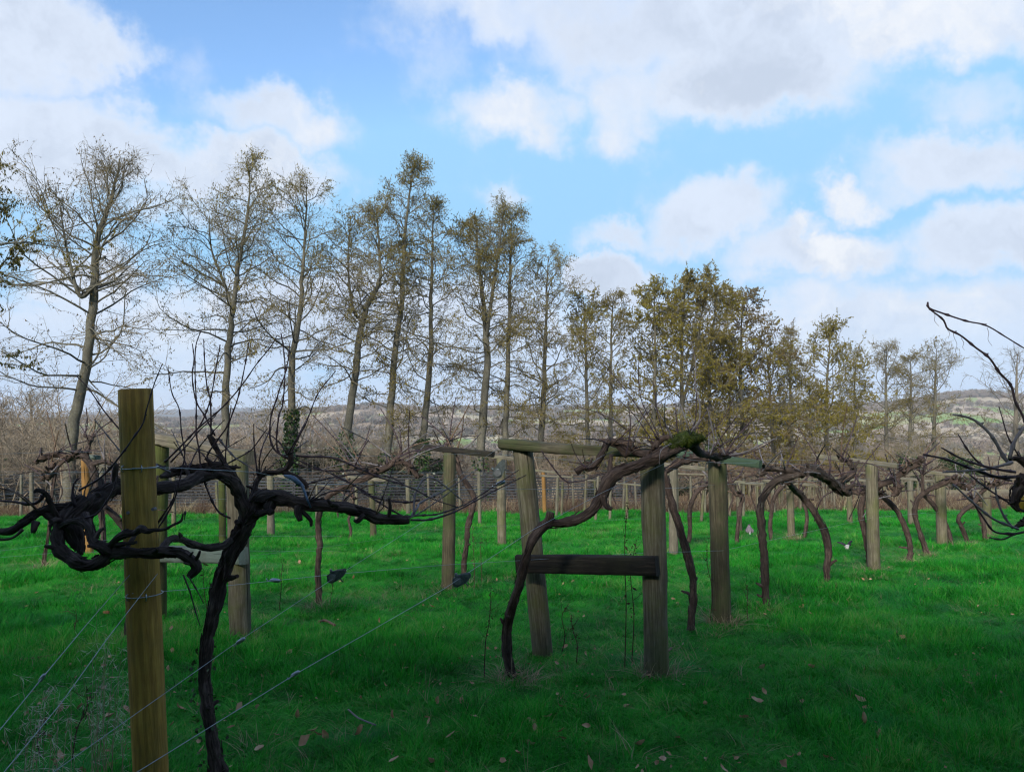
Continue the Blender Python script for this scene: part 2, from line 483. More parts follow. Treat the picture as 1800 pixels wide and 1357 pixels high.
M['cane_tan'] = m_bark('tan cane', (.05, .032, .022), (.11, .072, .05), (.17, .12, .088), su=60, sv=15, strength=.3, dist=.002, rough=.6)
M['alder_bark'] = m_bark('alder bark', (.035, .034, .026), (.09, .086, .068), (.17, .165, .135), su=9, sv=4, strength=1.0, dist=.03, spot=(.10, .09, .02))
M['alder_twig'] = m_bark('alder twigs', (.10, .085, .055), (.17, .145, .095), (.24, .21, .14), su=30, sv=8, strength=.2)
M['shrub_twig'] = m_bark('bare shrub twigs', (.14, .11, .08), (.23, .19, .14), (.31, .265, .205), su=30, sv=8, strength=.2)
M['shrub_twig2'] = m_bark('reddish bare twigs', (.12, .085, .065), (.20, .15, .12), (.28, .22, .18), su=30, sv=8, strength=.2)
M['oak_twig'] = m_bark('grey bare twigs', (.08, .07, .055), (.14, .125, .10), (.20, .185, .15), su=30, sv=8, strength=.2)
M['catkin'] = m_leaf('golden brown catkins', [(.065, .053, .012), (.145, .12, .024), (.23, .19, .038)])
M['catkin_rust'] = m_leaf('rusty catkins', [(.055, .040, .014), (.115, .082, .024), (.17, .125, .036)])
M['catkin_gold'] = m_leaf('olive gold catkins', [(.07, .06, .008), (.16, .137, .014), (.25, .21, .022)])
M['ivy'] = m_leaf('dark ivy leaves', [(.008, .022, .006), (.02, .05, .012), (.045, .085, .022)], trans=.15, rough=.35, scale=2)
M['moss'] = m_leaf('bright moss', [(.012, .02, .004), (.04, .06, .008), (.09, .12, .016)], trans=.2, scale=20)
M['dry_grass'] = m_leaf('dry straw grass', [(.16, .13, .07), (.30, .25, .145), (.44, .375, .24)], trans=.3, scale=8)
M['dead_leaf'] = m_leaf('dead curled leaves', [(.13, .06, .028), (.34, .20, .11), (.56, .42, .29)], trans=.15, scale=3)
M['dock'] = m_plain('dry dock stalk', (.045, .025, .016), .8)
M['wire'] = m_plain('galvanised wire', (.27, .32, .36), .4, .75, .2, 60)
M['wire_old'] = m_plain('dull wire', (.20, .21, .22), .5, .6, .2, 60)
M['steel'] = m_plain('grey cast strainer', (.10, .12, .12), .5, .5, .3, 60)
M['tie'] = m_plain('blue plastic tie', (.05, .09, .15), .4)
M['tagm'] = m_plain('yellow plastic tag', (.45, .30, .04), .5)
M['fence'] = m_plain('dark slat paint', (.030, .032, .036), .8, 0, .4, 3)
M['feather'] = m_plain('pigeon grey', (.16, .13, .15), .8, 0, .2, 40)
M['feather_pink'] = m_plain('pinkish breast', (.36, .22, .22), .8, 0, .2, 40)
M['feather_dark'] = m_plain('dark wing', (.03, .03, .04), .8, 0, .3, 40)
M['feather_white'] = m_plain('white feathers', (.62, .58, .55), .8, 0, .1, 40)
M['beak'] = m_plain('beak', (.35, .20, .06), .5)

def m_grass():
    def b(t, bs, out):
        geo = t.add('ShaderNodeNewGeometry'); pos = geo.outputs['Position']
        uv = t.add('ShaderNodeUVMap').outputs[0]
        v = t.add('ShaderNodeSeparateXYZ', {0: uv}).outputs[1]
        n = t.noise(pos, 0.55, 4, 0.6); n2 = t.noise(pos, 3.1, 3, 0.6)
        rnd = t.add('ShaderNodeObjectInfo').outputs['Random']
        f = t.math('ADD', t.math('ADD', t.math('MULTIPLY', n, .42), t.math('MULTIPLY', n2, .26)),
                   t.math('ADD', t.math('MULTIPLY', geo.outputs['Random Per Island'], .14), t.math('MULTIPLY', rnd, .18)))
        col = t.ramp(f, [(.34, (.006, .080, .007)), (.43, (.012, .20, .012)), (.52, (.022, .32, .020)), (.59, (.062, .36, .034)), (.67, (.20, .36, .08))])
        dead = t.math('GREATER_THAN', geo.outputs['Random Per Island'], .955)
        col = t.mixc(t.math('MULTIPLY', dead, .8), col, (.20, .17, .07))
        bluish = t.maprange(t.noise(pos, 0.9, 3, 0.6), .58, .7, 0, .5)
        col = t.mixc(bluish, col, (.026, .21, .066))
        t.put(bs.inputs['Base Color'], col)
        tr = t.add('ShaderNodeBsdfTranslucent', {'Color': col})
        mx = t.add('ShaderNodeMixShader', {0: .45, 1: bs, 2: tr})
        t.l.new(mx.outputs[0], out.inputs[0])
    return material('meadow grass', b, .42, .12)
M['grass'] = m_grass()

GRASS_FAR = lambda x: 27.0 + 0.10 * x if x < 0 else 27.0 + 0.12 * x    # where the mown grass stops
def m_ground():
    def b(t, bs, out):
        pos = t.add('ShaderNodeNewGeometry').outputs['Position']
        s = t.add('ShaderNodeSeparateXYZ', {0: pos}); x, y = s.outputs[0], s.outputs[1]
        # near: damp soil and grass roots; leaf litter under the trees; then the fields of the valley
        n = t.noise(pos, 2.5, 6, .65)
        turf = t.ramp(n, [(.3, (.008, .08, .006)), (.55, (.016, .16, .010)), (.75, (.04, .17, .016))])
        litter = t.ramp(t.noise(pos, 5.0, 7, .75), [(.3, (.05, .032, .018)), (.45, (.12, .08, .05)), (.58, (.19, .135, .085)), (.70, (.10, .12, .04))])
        xp = t.math('MAXIMUM', x, 0.0); xm = t.math('MINIMUM', x, 0.0)
        edge = t.math('ADD', t.math('ADD', t.math('MULTIPLY', xp, .12), t.math('MULTIPLY', xm, .10)), 27.0)
        wob = t.math('MULTIPLY', t.math('SUBTRACT', t.noise(pos, .6, 4, .6), .5), 3.0)
        rel = t.math('ADD', t.math('SUBTRACT', y, edge), wob)
        near = t.mixc(t.maprange(rel, -.3, .5), turf, litter)
        vo = t.add('ShaderNodeTexVoronoi', {'Vector': t.mapping(t.vmath('ADD', pos, t.vmath('SCALE', t.noise(pos, .006, 3, .5, 'Color'), scale=60.0)), rot=(0, 0, .35), scale=(.0125, .0075, 0.0)), 'Scale': 1.0}, feature='F1')
        cell = t.add('ShaderNodeSeparateColor', {0: vo.outputs['Color']}).outputs[0]
        fields = t.ramp(cell, [(0.0, (.44, .37, .26)), (.2, (.36, .36, .17)), (.34, (.20, .33, .09)), (.48, (.45, .37, .28)), (.62, (.30, .23, .16)), (.74, (.25, .34, .12)), (.86, (.44, .40, .27))], 'CONSTANT')
        mott = t.noise(pos, .05, 6, .65)
        fields = t.mixc(t.maprange(mott, .35, .7, 0, .6), fields, (.24, .18, .13))
        meadow = t.ramp(t.noise(pos, .22, 6, .65), [(.35, (.20, .18, .10)), (.5, (.33, .29, .18)), (.7, (.44, .39, .26))])
        meadow = t.mixc(t.maprange(t.noise(pos, .03, 3, .5), .5, .62, 0, .7), meadow, (.12, .20, .05))
        far = t.mixc(t.maprange(y, 180, 320), meadow, fields)
        col = t.mixc(t.maprange(y, 42, 75), near, far)
        woods = t.maprange(y, 2100, 2700)
        col = t.mixc(woods, col, (.10, .10, .085))
        t.put(bs.inputs['Base Color'], col)
        bump(t, bs, n, .6, .03)
    return material('field ground', b, .95, .1)
M['ground'] = m_ground()
# ------------------------------------------------------------------ the land
def build_ground():
    ys = np.concatenate([[-3000, -1200, -500, -200, -90, -40, -20, -10, -5], np.arange(-3, 12, .5), np.arange(12, 40, 1.0), np.arange(40, 120, 3.0),
                         np.arange(120, 700, 16.0), np.arange(700, 1700, 30.0), np.arange(1700, 5200, 110.0)])
    u = np.linspace(-1, 1, 181); u = np.sign(u) * (0.35 * np.abs(u) + 0.65 * np.abs(u) ** 2.0)
    X = u[None] * (45 + 1.35 * np.abs(ys))[:, None]
    Y = np.broadcast_to(ys[:, None], X.shape)
    Z = ground_z(X, Y)
    near = np.clip((30 - np.abs(Y)) / 10, 0, 1)
    nz = vnoise(np.stack([X.ravel() * .9, Y.ravel() * .9, X.ravel() * 0], -1)).reshape(X.shape) - .5
    Z = Z + near * nz * .05
    mb = MB(); mb.verts(np.stack([X, Y, Z], -1))
    r, c = X.shape
    I, J = np.meshgrid(np.arange(r - 1), np.arange(c - 1), indexing='ij')
    a = (I * c + J).ravel()
    mb.quads(np.stack([a, a + 1, a + c + 1, a + c], -1))
    o = obj('ground', mb, M['ground']); tag(o, kind='structure')
build_ground()

# hedge added out of view behind the viewer to shade the near vineyard
def build_shade_hedge():
    e = empty('added_shade_hedge', (0, SHADE_HEDGE_Y, 0.4), 'unseen dark evergreen hedge added behind the viewer to shade the foreground', 'added hedge')
    nx, nt = 160, 22
    xs = np.linspace(-75, 62, nx)
    prof = []
    for k in range(nt):
        t = k / (nt - 1)
        a = -math.pi * .0 + math.pi * t
        prof.append((math.cos(a), max(0.0, math.sin(a)) ** .35))
    V = np.array([[x, SHADE_HEDGE_Y - 1.6 + 1.6 * c, 0.3 + SHADE_HEDGE_H * s] for x in xs for (c, s) in prof])
    lean = np.clip((V[:, 2] - 2.8) / 2.2, 0, 1); V[:, 1] += 1.0 * lean * lean * (3 - 2 * lean) * (V[:, 1] > SHADE_HEDGE_Y - 2.2)  # front leans over, shaped to darken the nearest ground
    n = vnoise(V * .55) * .6 + vnoise(V * 1.7) * .4 - .5
    V[:, 1] += n * 1.3; V[:, 2] += n * 1.6 * (V[:, 2] > 1)
    mb = MB(); mb.verts(V)
    I, J = np.meshgrid(np.arange(nx - 1), np.arange(nt - 1), indexing='ij'); a = (I * nt + J).ravel()
    mb.quads(np.stack([a, a + nt, a + nt + 1, a + 1], -1))
    obj('foliage', mb, M['ivy'], e)
    mb = MB()
    for x in np.arange(-70, 60, 5.0):
        mb.tubes(np.array([[x, SHADE_HEDGE_Y - 1.6, -.2], [x + .1, SHADE_HEDGE_Y - 1.6, 2.0], [x, SHADE_HEDGE_Y - 1.6, 6.0]]), np.array([.16, .13, .08]), 7)
    tag(obj('stems', mb, M['alder_bark'], e), kind='stuff')
SHADE_HEDGE_Y = -4.6; SHADE_HEDGE_H = 5.8
build_shade_hedge()

# ------------------------------------------------------------------ scattering by instances (for what nobody could count)
def scatter(name, pts, rot, scl, protos, label, cat=None, kind='stuff'):
    me = bpy.data.meshes.new(name + '_points')
    me.vertices.add(len(pts)); me.vertices.foreach_set('co', np.asarray(pts, np.float32).ravel())
    a = me.attributes.new('rot', 'FLOAT_VECTOR', 'POINT'); a.data.foreach_set('vector', np.asarray(rot, np.float32).ravel())
    a = me.attributes.new('scl', 'FLOAT_VECTOR', 'POINT'); a.data.foreach_set('vector', np.asarray(scl, np.float32).ravel())
    o = bpy.data.objects.new(name, me); COL.objects.link(o)
    tag(o, label, cat, kind=kind)
    pc = bpy.data.collections.new(name + '_kinds')
    for p in protos: pc.objects.link(p)
    ng = bpy.data.node_groups.new(name + '_scatter', 'GeometryNodeTree')
    ng.interface.new_socket('Geometry', in_out='INPUT', socket_type='NodeSocketGeometry')
    ng.interface.new_socket('Geometry', in_out='OUTPUT', socket_type='NodeSocketGeometry')
    n = ng.nodes; l = ng.links
    gi = n.new('NodeGroupInput'); go = n.new('NodeGroupOutput')
    ip = n.new('GeometryNodeInstanceOnPoints'); ci = n.new('GeometryNodeCollectionInfo')
    ci.inputs[0].default_value = pc; ci.inputs['Separate Children'].default_value = True; ci.inputs['Reset Children'].default_value = True
    ip.inputs['Pick Instance'].default_value = True
    rv = n.new('FunctionNodeRandomValue'); rv.data_type = 'INT'
    rv.inputs[4].default_value = 0; rv.inputs[5].default_value = len(protos) - 1
    ar = n.new('GeometryNodeInputNamedAttribute'); ar.data_type = 'FLOAT_VECTOR'; ar.inputs[0].default_value = 'rot'
    asc = n.new('GeometryNodeInputNamedAttribute'); asc.data_type = 'FLOAT_VECTOR'; asc.inputs[0].default_value = 'scl'
    l.new(gi.outputs[0], ip.inputs['Points']); l.new(ci.outputs[0], ip.inputs['Instance'])
    l.new(rv.outputs[2], ip.inputs['Instance Index'])
    e2r = n.new('FunctionNodeEulerToRotation'); l.new(ar.outputs[0], e2r.inputs[0]); l.new(e2r.outputs[0], ip.inputs['Rotation'])
    l.new(asc.outputs[0], ip.inputs['Scale'])
    l.new(ip.outputs[0], go.inputs[0])
    md = o.modifiers.new('scatter', 'NODES'); md.node_group = ng
    return o

def proto(name, mb, mat, smooth=True):
    me = mb.mesh(name, smooth=smooth); me.materials.append(mat)
    return bpy.data.objects.new(name, me)

def blades(mb, n, radius, hmin, hmax, wid, lean, r, segs=3):
    """curved grass blades round the origin"""
    a = r.random(n) * 6.283; d = radius * np.sqrt(r.random(n))
    base = np.stack([np.cos(a) * d, np.sin(a) * d, np.full(n, -.01)], -1)
    h = hmin + (hmax - hmin) * r.random(n)
    az = a + r.normal(0, 1.2, n); ln = lean * (.3 + r.random(n))
    ax = np.stack([np.cos(az), np.sin(az), np.zeros(n)], -1); sd = np.stack([-np.sin(az), np.cos(az), np.zeros(n)], -1)
    V = []
    for k in range(segs):
        t = k / segs
        c = base + ax * (h * ln * t * t)[:, None] + np.array([0, 0, 1.0]) * (h * (t - .35 * ln * t * t))[:, None]
        w = wid * (1 - .55 * t)
        V += [c - sd * w / 2, c + sd * w / 2]
    tip = base + ax * (h * ln)[:, None] + np.array([0, 0, 1.0]) * (h * (1 - .35 * ln))[:, None]
    V.append(tip)
    m = 2 * segs + 1
    o = mb.verts(np.stack(V, 1)); b0 = o + np.arange(n) * m
    for k in range(segs - 1):
        q = np.stack([b0 + 2 * k, b0 + 2 * k + 1, b0 + 2 * k + 3, b0 + 2 * k + 2], -1)
        mb.quads(q, np.broadcast_to(np.array([[0, k / segs], [1, k / segs], [1, (k + 1) / segs], [0, (k + 1) / segs]], float), (n, 4, 2)))
    k = segs - 1
    mb.tris(np.stack([b0 + 2 * k, b0 + 2 * k + 1, b0 + 2 * k + 2], -1), np.broadcast_to(np.array([[0, k / segs], [1, k / segs], [.5, 1]], float), (n, 3, 2)))

def build_grass():
    r = np.random.default_rng(11)
    protos = []
    for i in range(5):
        mb = MB(); blades(mb, 44, .085, .025, .072, .0046, .9, r); protos.append(proto('grass_clump', mb, M['grass']))
    for i in range(2):
        mb = MB(); blades(mb, 56, .075, .04, .125, .0050, 1.0, r); protos.append(proto('grass_clump', mb, M['grass']))
    # points: even cover that thins with distance while the clumps grow
    pts, sc = [], []
    bands = [(1.6, 4.5, 520, 1.0), (4.5, 8, 330, 1.15), (8, 14, 165, 1.5), (14, 24, 85, 2.1), (24, 48, 42, 2.8)]
    for y0, y1, den, s in bands:
        W = .74 * y1 + 1.5
        n = int((y1 - y0) * 2 * W * den)
        x = (r.random(n) * 2 - 1) * W; y = y0 + (y1 - y0) * r.random(n)
        keep = (np.abs(x) < .74 * y + 1.5)
        edge = np.where(x < 0, 27 + .1 * x, 27 + .12 * x) + (vnoise(np.stack([x * .5, y * .5, x * 0], -1)) - .5) * 2.5
        keep &= y < edge
        x, y = x[keep], y[keep]
        tall = vnoise(np.stack([x * 1.1, y * 1.1, x * 0 + 5], -1)) * .7 + .3 * vnoise(np.stack([x * 3.3, y * 3.3, x * 0 + 9], -1))
        tall = np.clip((tall - .42) * 3.2, 0, 1) * 1.15 + .45
        q = s * tall * (.75 + .5 * r.random(len(x)))
        z = ground_z(x, y)
        pts.append(np.stack([x, y, z], -1))
        # clumps stay as high as real grass and only spread wider with distance
        hz = (1 + (s - 1) * .25) * tall * (.8 + .45 * r.random(len(x)))
        wd = s * (.85 + .3 * r.random(len(x)))
        sc.append(np.stack([wd, wd, hz], -1))
    pts = np.vstack(pts); sc = np.vstack(sc)
    rot = np.stack([r.normal(0, .1, len(pts)), r.normal(0, .1, len(pts)), r.random(len(pts)) * 6.283], -1)
    scatter('grass', pts, rot, sc, protos, 'lush green grass covering the vineyard ground', 'grass')
    print('grass clumps', len(pts))
build_grass()
# ------------------------------------------------------------------ posts and trellis frames
ROW = np.array([.634, .773, 0.0])        # the rows run forward and to the right
ACR = np.array([.773, -.634, 0.0])       # cross bars stand square to the rows

def post_mesh(base, top, r0, r1, seed, sides=20, rough=.05, ridge=.05, bevel=True, sink=.25):
    base = np.asarray(base, float); top = np.asarray(top, float)
    ax = (top - base) / np.linalg.norm(top - base)
    b = base - ax * sink
    n = 26
    t = np.linspace(0, 1, n)
    p = b[None] + (top - b)[None] * t[:, None]
    bend = .006 * np.sin(t * 3.1 + seed)
    p[:, 0] += bend
    r = r0 + (r1 - r0) * t
    if bevel:
        p = np.vstack([p, p[-1] + ax * .004]); r = np.append(r, r1 * .94)
    mb = MB(); mb.tubes(p, r, sides, True, rough, ridge, 4.0, seed * 3.7)
    return mb

def beam_mesh(a, b, w, h, seed, w2=None, h2=None, rough=.12, n=22):
    """a worn squared timber from a to b"""
    a = np.asarray(a, float); b = np.asarray(b, float)
    w2 = w2 or w; h2 = h2 or h
    t = np.linspace(0, 1, n); c = a[None] + (b - a)[None] * t[:, None]
    ax = (b - a) / np.linalg.norm(b - a)
    up = np.array([0, 0, 1.0]) - ax * ax[2]; up /= np.linalg.norm(up); sd = np.cross(ax, up)
    prof = []
    m = 5                                     # points per side of the section
    for k in range(4):
        p0 = [(-1, -1), (1, -1), (1, 1), (-1, 1)][k]; p1 = [(1, -1), (1, 1), (-1, 1), (-1, -1)][k]
        for j in range(m):
            s = j / m; prof.append((p0[0] * (1 - s) + p1[0] * s, p0[1] * (1 - s) + p1[1] * s))
    prof = np.array(prof); q = np.maximum(np.abs(prof[:, 0]), np.abs(prof[:, 1])); ln = np.linalg.norm(prof, axis=1)
    prof = prof * (1 - .10 * (ln - 1) / .414)[:, None]        # eased corners
    W = (w + (w2 - w) * t) / 2; H = (h + (h2 - h) * t) / 2
    V = c[:, None] + sd[None, None] * (prof[None, :, 0] * W[:, None])[..., None] + up[None, None] * (prof[None, :, 1] * H[:, None])[..., None]
    sh = V.shape; Vf = V.reshape(-1, 3)
    st = np.stack([(Vf @ ax) * 3.0, (Vf @ sd) * 22, (Vf @ up) * 22], -1)
    off = (vnoise(st + seed) - .5) * rough * 2 + (vnoise(Vf * 30 + seed) - .5) * rough * .7
    d = Vf - np.repeat(c, len(prof), axis=0)
    V = (Vf + d * off[:, None])
    mb = MB(); o = mb.verts(V); k = len(prof)
    I, J = np.meshgrid(np.arange(n - 1), np.arange(k), indexing='ij'); JN = (J + 1) % k
    L = np.linalg.norm(b - a); per = 2 * (w + h)
    u0 = J / k * per; u1 = (J + 1) / k * per; v0 = I / (n - 1) * L; v1 = (I + 1) / (n - 1) * L
    mb.quads(np.stack([I * k + J, I * k + JN, (I + 1) * k + JN, (I + 1) * k + J], -1).reshape(-1, 4) + o,
             np.stack([np.stack([u0, v0], -1), np.stack([u1, v0], -1), np.stack([u1, v1], -1), np.stack([u0, v1], -1)], 2).reshape(-1, 4, 2))
    for i, flip in ((0, 1), (n - 1, 0)):
        ce = mb.verts(c[i]); ring = o + i * k + np.arange(k); nx = o + i * k + (np.arange(k) + 1) % k
        cc = np.full(k, ce)
        uvc = np.zeros((k, 3, 2)); uvc[:, 1] = prof * w * .5; uvc[:, 2] = prof * w * .5
        mb.tris(np.stack([cc, nx, ring] if flip else [cc, ring, nx], -1), uvc)
    return mb

def post(label, mat, px, py, top_px, top_py, rpx, group=None, cross=None, cross_mat=None, seed=1, taper=.93, name='trellis_post', cross_w=.075, cross_h=.07):
    """post whose foot is seen at (px,py) and head at (top_px,top_py); cross = (left end m, right end m, lift)"""
    g = G(px, py); top = P(top_px, top_py, g[1]); r = .9 * rpx * g[1] / F
    e = empty(name, g, label, 'post', group)
    obj('post', post_mesh(g, top, r, r * taper, seed), M[mat], e)
    if cross:
        a = top + ACR * cross[0] + np.array([0, 0, .035 + cross[2]]); b = top + ACR * cross[1] + np.array([0, 0, .035 - cross[2]])
        obj('crossbar', beam_mesh(a, b, cross_w, cross_h, seed), M[cross_mat or 'grey_beam'], e)
    return e, g, top

def ring_wire(mb, c, ax, r, rw, start=0, end=6.283):
    ax = np.asarray(ax) / np.linalg.norm(ax)
    a = np.cross(ax, [0, 1.0, 0]); a /= np.linalg.norm(a); b = np.cross(ax, a)
    th = np.linspace(start, end, 30)
    mb.tubes(c + r * (np.cos(th)[:, None] * a + np.sin(th)[:, None] * b), np.full(30, rw), 6)

# the new round post at the front of the near row
fb = P(271, 1508, 2.95); fb[2] = ground_z(fb[0], fb[1]); ft = P(241, 686, 2.95)
fe = empty('strainer_post', fb, 'thick new round pine post standing foremost at the left, wires stapled round it', 'post')
fpost = obj('post', post_mesh(fb, ft, .0605, .0595, 2.0, sides=40, rough=.006, ridge=.006, sink=.4), M['new_post'], fe)
fax = (ft - fb) / np.linalg.norm(ft - fb)
for py in (822, 1044):
    c = fb + fax * ((P(246, py, 2.95)[2] - fb[2]) / fax[2])
    mb = MB(); ring_wire(mb, c, fax + np.array([.0, .0, 0]), .0635, .0019); loop = obj('wire_loop', mb, M['wire'], fe)
    for az in (-2.15, -1.05):
        d = np.array([math.cos(az), math.sin(az), 0]); s = c + d * .061
        mb = MB(); mb.tubes(np.array([s + [0, 0, .012], s + d * .008 + [0, 0, .009], s + d * .009, s + d * .008 + [0, 0, -.009], s + [0, 0, -.012]]), np.full(5, .0022), 6)
        obj('staple', mb, M['wire'], loop, tuple(fe.location))
for (px, py) in ((225, 901), (269, 895)):
    c = P(px, py, 2.89)
    mb = MB(); mb.tubes(np.array([c + [0, .02, 0], c + [0, -.003, 0]]), np.array([.006, .006]), 8); obj('knot', mb, M['cane_grey'], fpost, tuple(fe.location))

# the H-shaped end frame of the near row
def h_frame(label, lp, rp, rail, beam, rail_mat, beam_mat, lmat, rmat, rl, rr, seed):
    gl, tl = lp; gr, tr = rp
    e = empty('trellis_support', (gl + gr) / 2, label, 'trellis')
    obj('post', post_mesh(gl, tl, rl, rl * .93, seed), M[lmat], e)
    obj('post', post_mesh(gr, tr, rr, rr * .95, seed + 1), M[rmat], e)
    obj('rail', beam_mesh(rail[0], rail[1], .10, rail[2], seed + 2, rough=.10), M[rail_mat], e)
    obj('top_beam', beam_mesh(beam[0], beam[1], .13, beam[2], seed + 3, w2=.10, h2=beam[3], rough=.34), M[beam_mat], e)
    return e
gl = G(956, 1155); gr = G(1153, 1190)
tl = P(917, 787, gl[1]); tr = P(1146, 806, gr[1])
off = np.array([0, -.13, 0])
h_frame('weathered H-shaped end frame, two stout posts with black rail and split top beam',
        (gl, tl), (gr, tr),
        (P(911, 991, gl[1] - .22), P(1156, 994, gr[1] - .12), .135),
        (P(883, 781, gl[1] + .02), P(1170, 800, gr[1] - .02), .075, .062), 'black_beam', 'dark_post', 'old_post', 'old_post', .083, .087, 5.0)
# the H frame at the end of the second row, behind the foremost post
g2r = G(424, 1126); g2l = g2r - ACR * 1.45; g2l[2] = ground_z(g2l[0], g2l[1])
t2r = P(417, 800, g2r[1]); t2l = P(283, 780, g2l[1])
h_frame('H-shaped end frame with lichen covered rail, partly hidden behind the new round post',
        (g2l, t2l), (g2r, t2r),
        (P(272, 973, g2l[1] - .13), P(428, 977, g2r[1] - .12), .15),
        (P(276, 770, g2l[1]), P(440, 805, g2r[1]), .10, .11), 'lichen_beam', 'grey_beam', 'green_post', 'old_post', .082, .092, 15.0)

# single posts; named by what they stand next to
POSTS = [
 ('post_a', 'dark grooved post with green netted crossbar, just right of the H-shaped end frame', 'dark_post', 1268, 1095, 1262, 812, 18.5, (-.55, .42, .04), 'net_beam', 21),
 ('post_b', 'pale grey post with a silvery tilted crossbar beside two bowed vine stems', 'old_post', 1537, 1005, 1532, 815, 12, (-.85, .35, .05), 'pale_post', 22),
 ('post_c', 'broad grey post whose foot a leaning vine stem crosses, in the near row', 'old_post', 1657, 963, 1652, 835, 10, (-.6, .5, .03), 'grey_beam', 23),
 ('post_d', 'grey post of the near row standing at the right edge among bare canes', 'old_post', 1736, 942, 1733, 842, 8.2, (-.6, .5, .03), 'grey_beam', 24),
 ('post_e', 'slim dark post with a long sloping crossbar, left of the H-shaped end frame', 'dark_post', 787, 1036, 790, 796, 13, (-.62, .70, .03), 'black_beam', 25),
 ('post_f', 'pale flecked post seen just behind the right leg of the H-shaped end frame', 'pale_post', 1183, 976, 1184, 822, 9, (-.6, .6, .03), 'grey_beam', 26),
 ('post_g', 'mossy footed grey post framed by the bowed vine stem right of the netted crossbar', 'old_post', 1391, 946, 1389, 852, 7, (-.6, .6, .02), 'grey_beam', 27),
 ('post_h', 'grey post between two bowed vine stems at mid distance', 'old_post', 1494, 922, 1493, 845, 5.5, (-.6, .6, .02), 'pale_post', 28),
 ('post_i', 'lichen spotted post with a yellow green side, left of the leaning frame leg', 'old_post', 883, 961, 880, 806, 9, (-.95, .55, .04), 'pale_post', 29),
 ('post_j', 'dark brown square-looking post behind the thick vine arm', 'dark_post', 657, 949, 652, 845, 6.5, (-.8, .5, .0), 'grey_beam', 30),
 ('post_k', 'thick pale post between the leaning vine trunk and the thin upright vine', 'pale_post', 476, 942, 475, 838, 7.5, (-.4, .6, .01), 'grey_beam', 31),
 ('post_l', 'brown green post just left of the second frame leg', 'green_post', 391, 956, 390, 845, 7, (-.5, .5, .0), 'grey_beam', 32),
 ('post_m', 'bright orange new post behind the twisted vine loop', 'orange_post', 157, 979, 150, 806, 8, (-.5, .5, .0), 'lichen_beam', 33),
 ('post_n', 'pale post with green top, right of the orange post', 'pale_post', 180, 930, 179, 822, 5, (-.5, .5, .02), 'grey_beam', 34),
 ('post_o', 'pale squarish post at the far left before the dark slatted fence', 'pale_post', 57, 905, 55, 830, 4.2, None, None, 35),
 ('post_p', 'slim grey post standing just right of the foremost round post', 'old_post', 306, 934, 305, 838, 4.2, None, None, 36),
 ('post_q', 'tall thin whitish stake before the slatted fence, left of the dark slim post', 'pale_post', 718, 908, 716, 843, 4.6, None, None, 37),
 ('post_r', 'pinkish orange slim post between the frame legs', 'orange_post', 957, 905, 955, 830, 4, (-.6, .6, .02), 'pale_post', 38),
 ('post_s', 'pale yellow slim stake right of the slim dark post', 'pale_post', 843, 925, 842, 830, 3.6, None, None, 39),
 ('post_t', 'grey post standing behind the netted crossbar post', 'old_post', 1300, 938, 1299, 850, 5.0, (-.6, .6, .02), 'pale_post', 40),
 ('post_u', 'pale post seen between the right pair of bowed stems', 'pale_post', 1602, 925, 1600, 845, 6.0, (-.6, .6, .02), 'pale_post', 41),
 ('post_v', 'thin post left of the thin upright vine', 'pale_post', 627, 920, 626, 842, 3.2, None, None, 42),
]
WIRE_TOP = {}
for key, lab, mat, px, py, tx, ty, rp, cr, cm, sd_ in POSTS:
    e, g, top = post(lab, mat, px, py, tx, ty, rp, None, cr, cm, sd_)
    WIRE_TOP[key] = (g, top)
# mossy strip and hanging wire reel on the post left of the leaning leg
# ------------------------------------------------------------------ far rows: slim posts and stakes at the edge of the field
def far_rows():
    r = np.random.default_rng(5)
    kinds = []
    for i in range(4):
        h = 1.22; mb = post_mesh((0, 0, 0), (r.normal(0, .03), r.normal(0, .03), h),   .045, .04, 50 + i, sides=8)
        kinds.append(mb.mesh('post'))
    for i, m in enumerate(kinds): m.materials.append(M[['pale_post', 'old_post', 'pale_post', 'old_post'][i]])
    bars = [beam_mesh((-.62, 0, 1.24), (.62, 0, 1.21 + .05 * i), .06, .055, 60 + i, n=8).mesh('crossbar') for i in range(2)]
    for i, m in enumerate(bars): m.materials.append(M[['pale_post', 'grey_beam'][i]])
    acr = np.array([-1.7, 1.4, 0.0])
    org = np.array([-.3, 15.8, 0.0])
    n = 0; spots = []
    for row in range(0, 21):
        for k in range(-36, 60):
            p = org + acr * row + ROW * .85 * k + r.normal(0, .12, 3) * [1, 1, 0]
            x, y = p[0], p[1]
            u = 900 + F * x / y
            if y < 22.5 or y > 47 or u < -40 or u > 1840: continue
            if u < 950 and (y > 30 or r.random() < .74): continue
            if x * .25 + 29 < y and u < 1300: continue
            spots.append((x, y, row))
    spots.sort(key=lambda s: s[1])
    for (x, y, row) in spots[:165]:
        z = float(ground_z(x, y)); s = r.uniform(.85, 1.12)
        e = empty('vineyard_stake', (x, y, z), 'slim weathered stake among the crowded far rows at the edge of the grass', 'stake', 'stakes of the far rows')
        o = obj('stake', kinds[r.integers(4)], None, e); o.scale = (1, 1, s); o.rotation_euler = (r.normal(0, .03), r.normal(0, .03), r.random() * 6)
        if r.random() < .25:
            c = obj('crossbar', bars[r.integers(2)], None, e); c.scale = (1, 1, s); c.rotation_euler = (0, 0, -.687)
        n += 1
    print('stakes', n)
    return spots
FAR = far_rows()

# ------------------------------------------------------------------ vines
def vpath(pts, per=6):
    """(px, py, depth, radius px) rows -> smooth world path and radii"""
    rows = []
    for (px, py, d, r) in pts:
        w = P(px, py, d); rows.append((*w, r * d / F))
    s = spline(rows, per)
    return s[:, :3], np.maximum(s[:, 3], .0012)

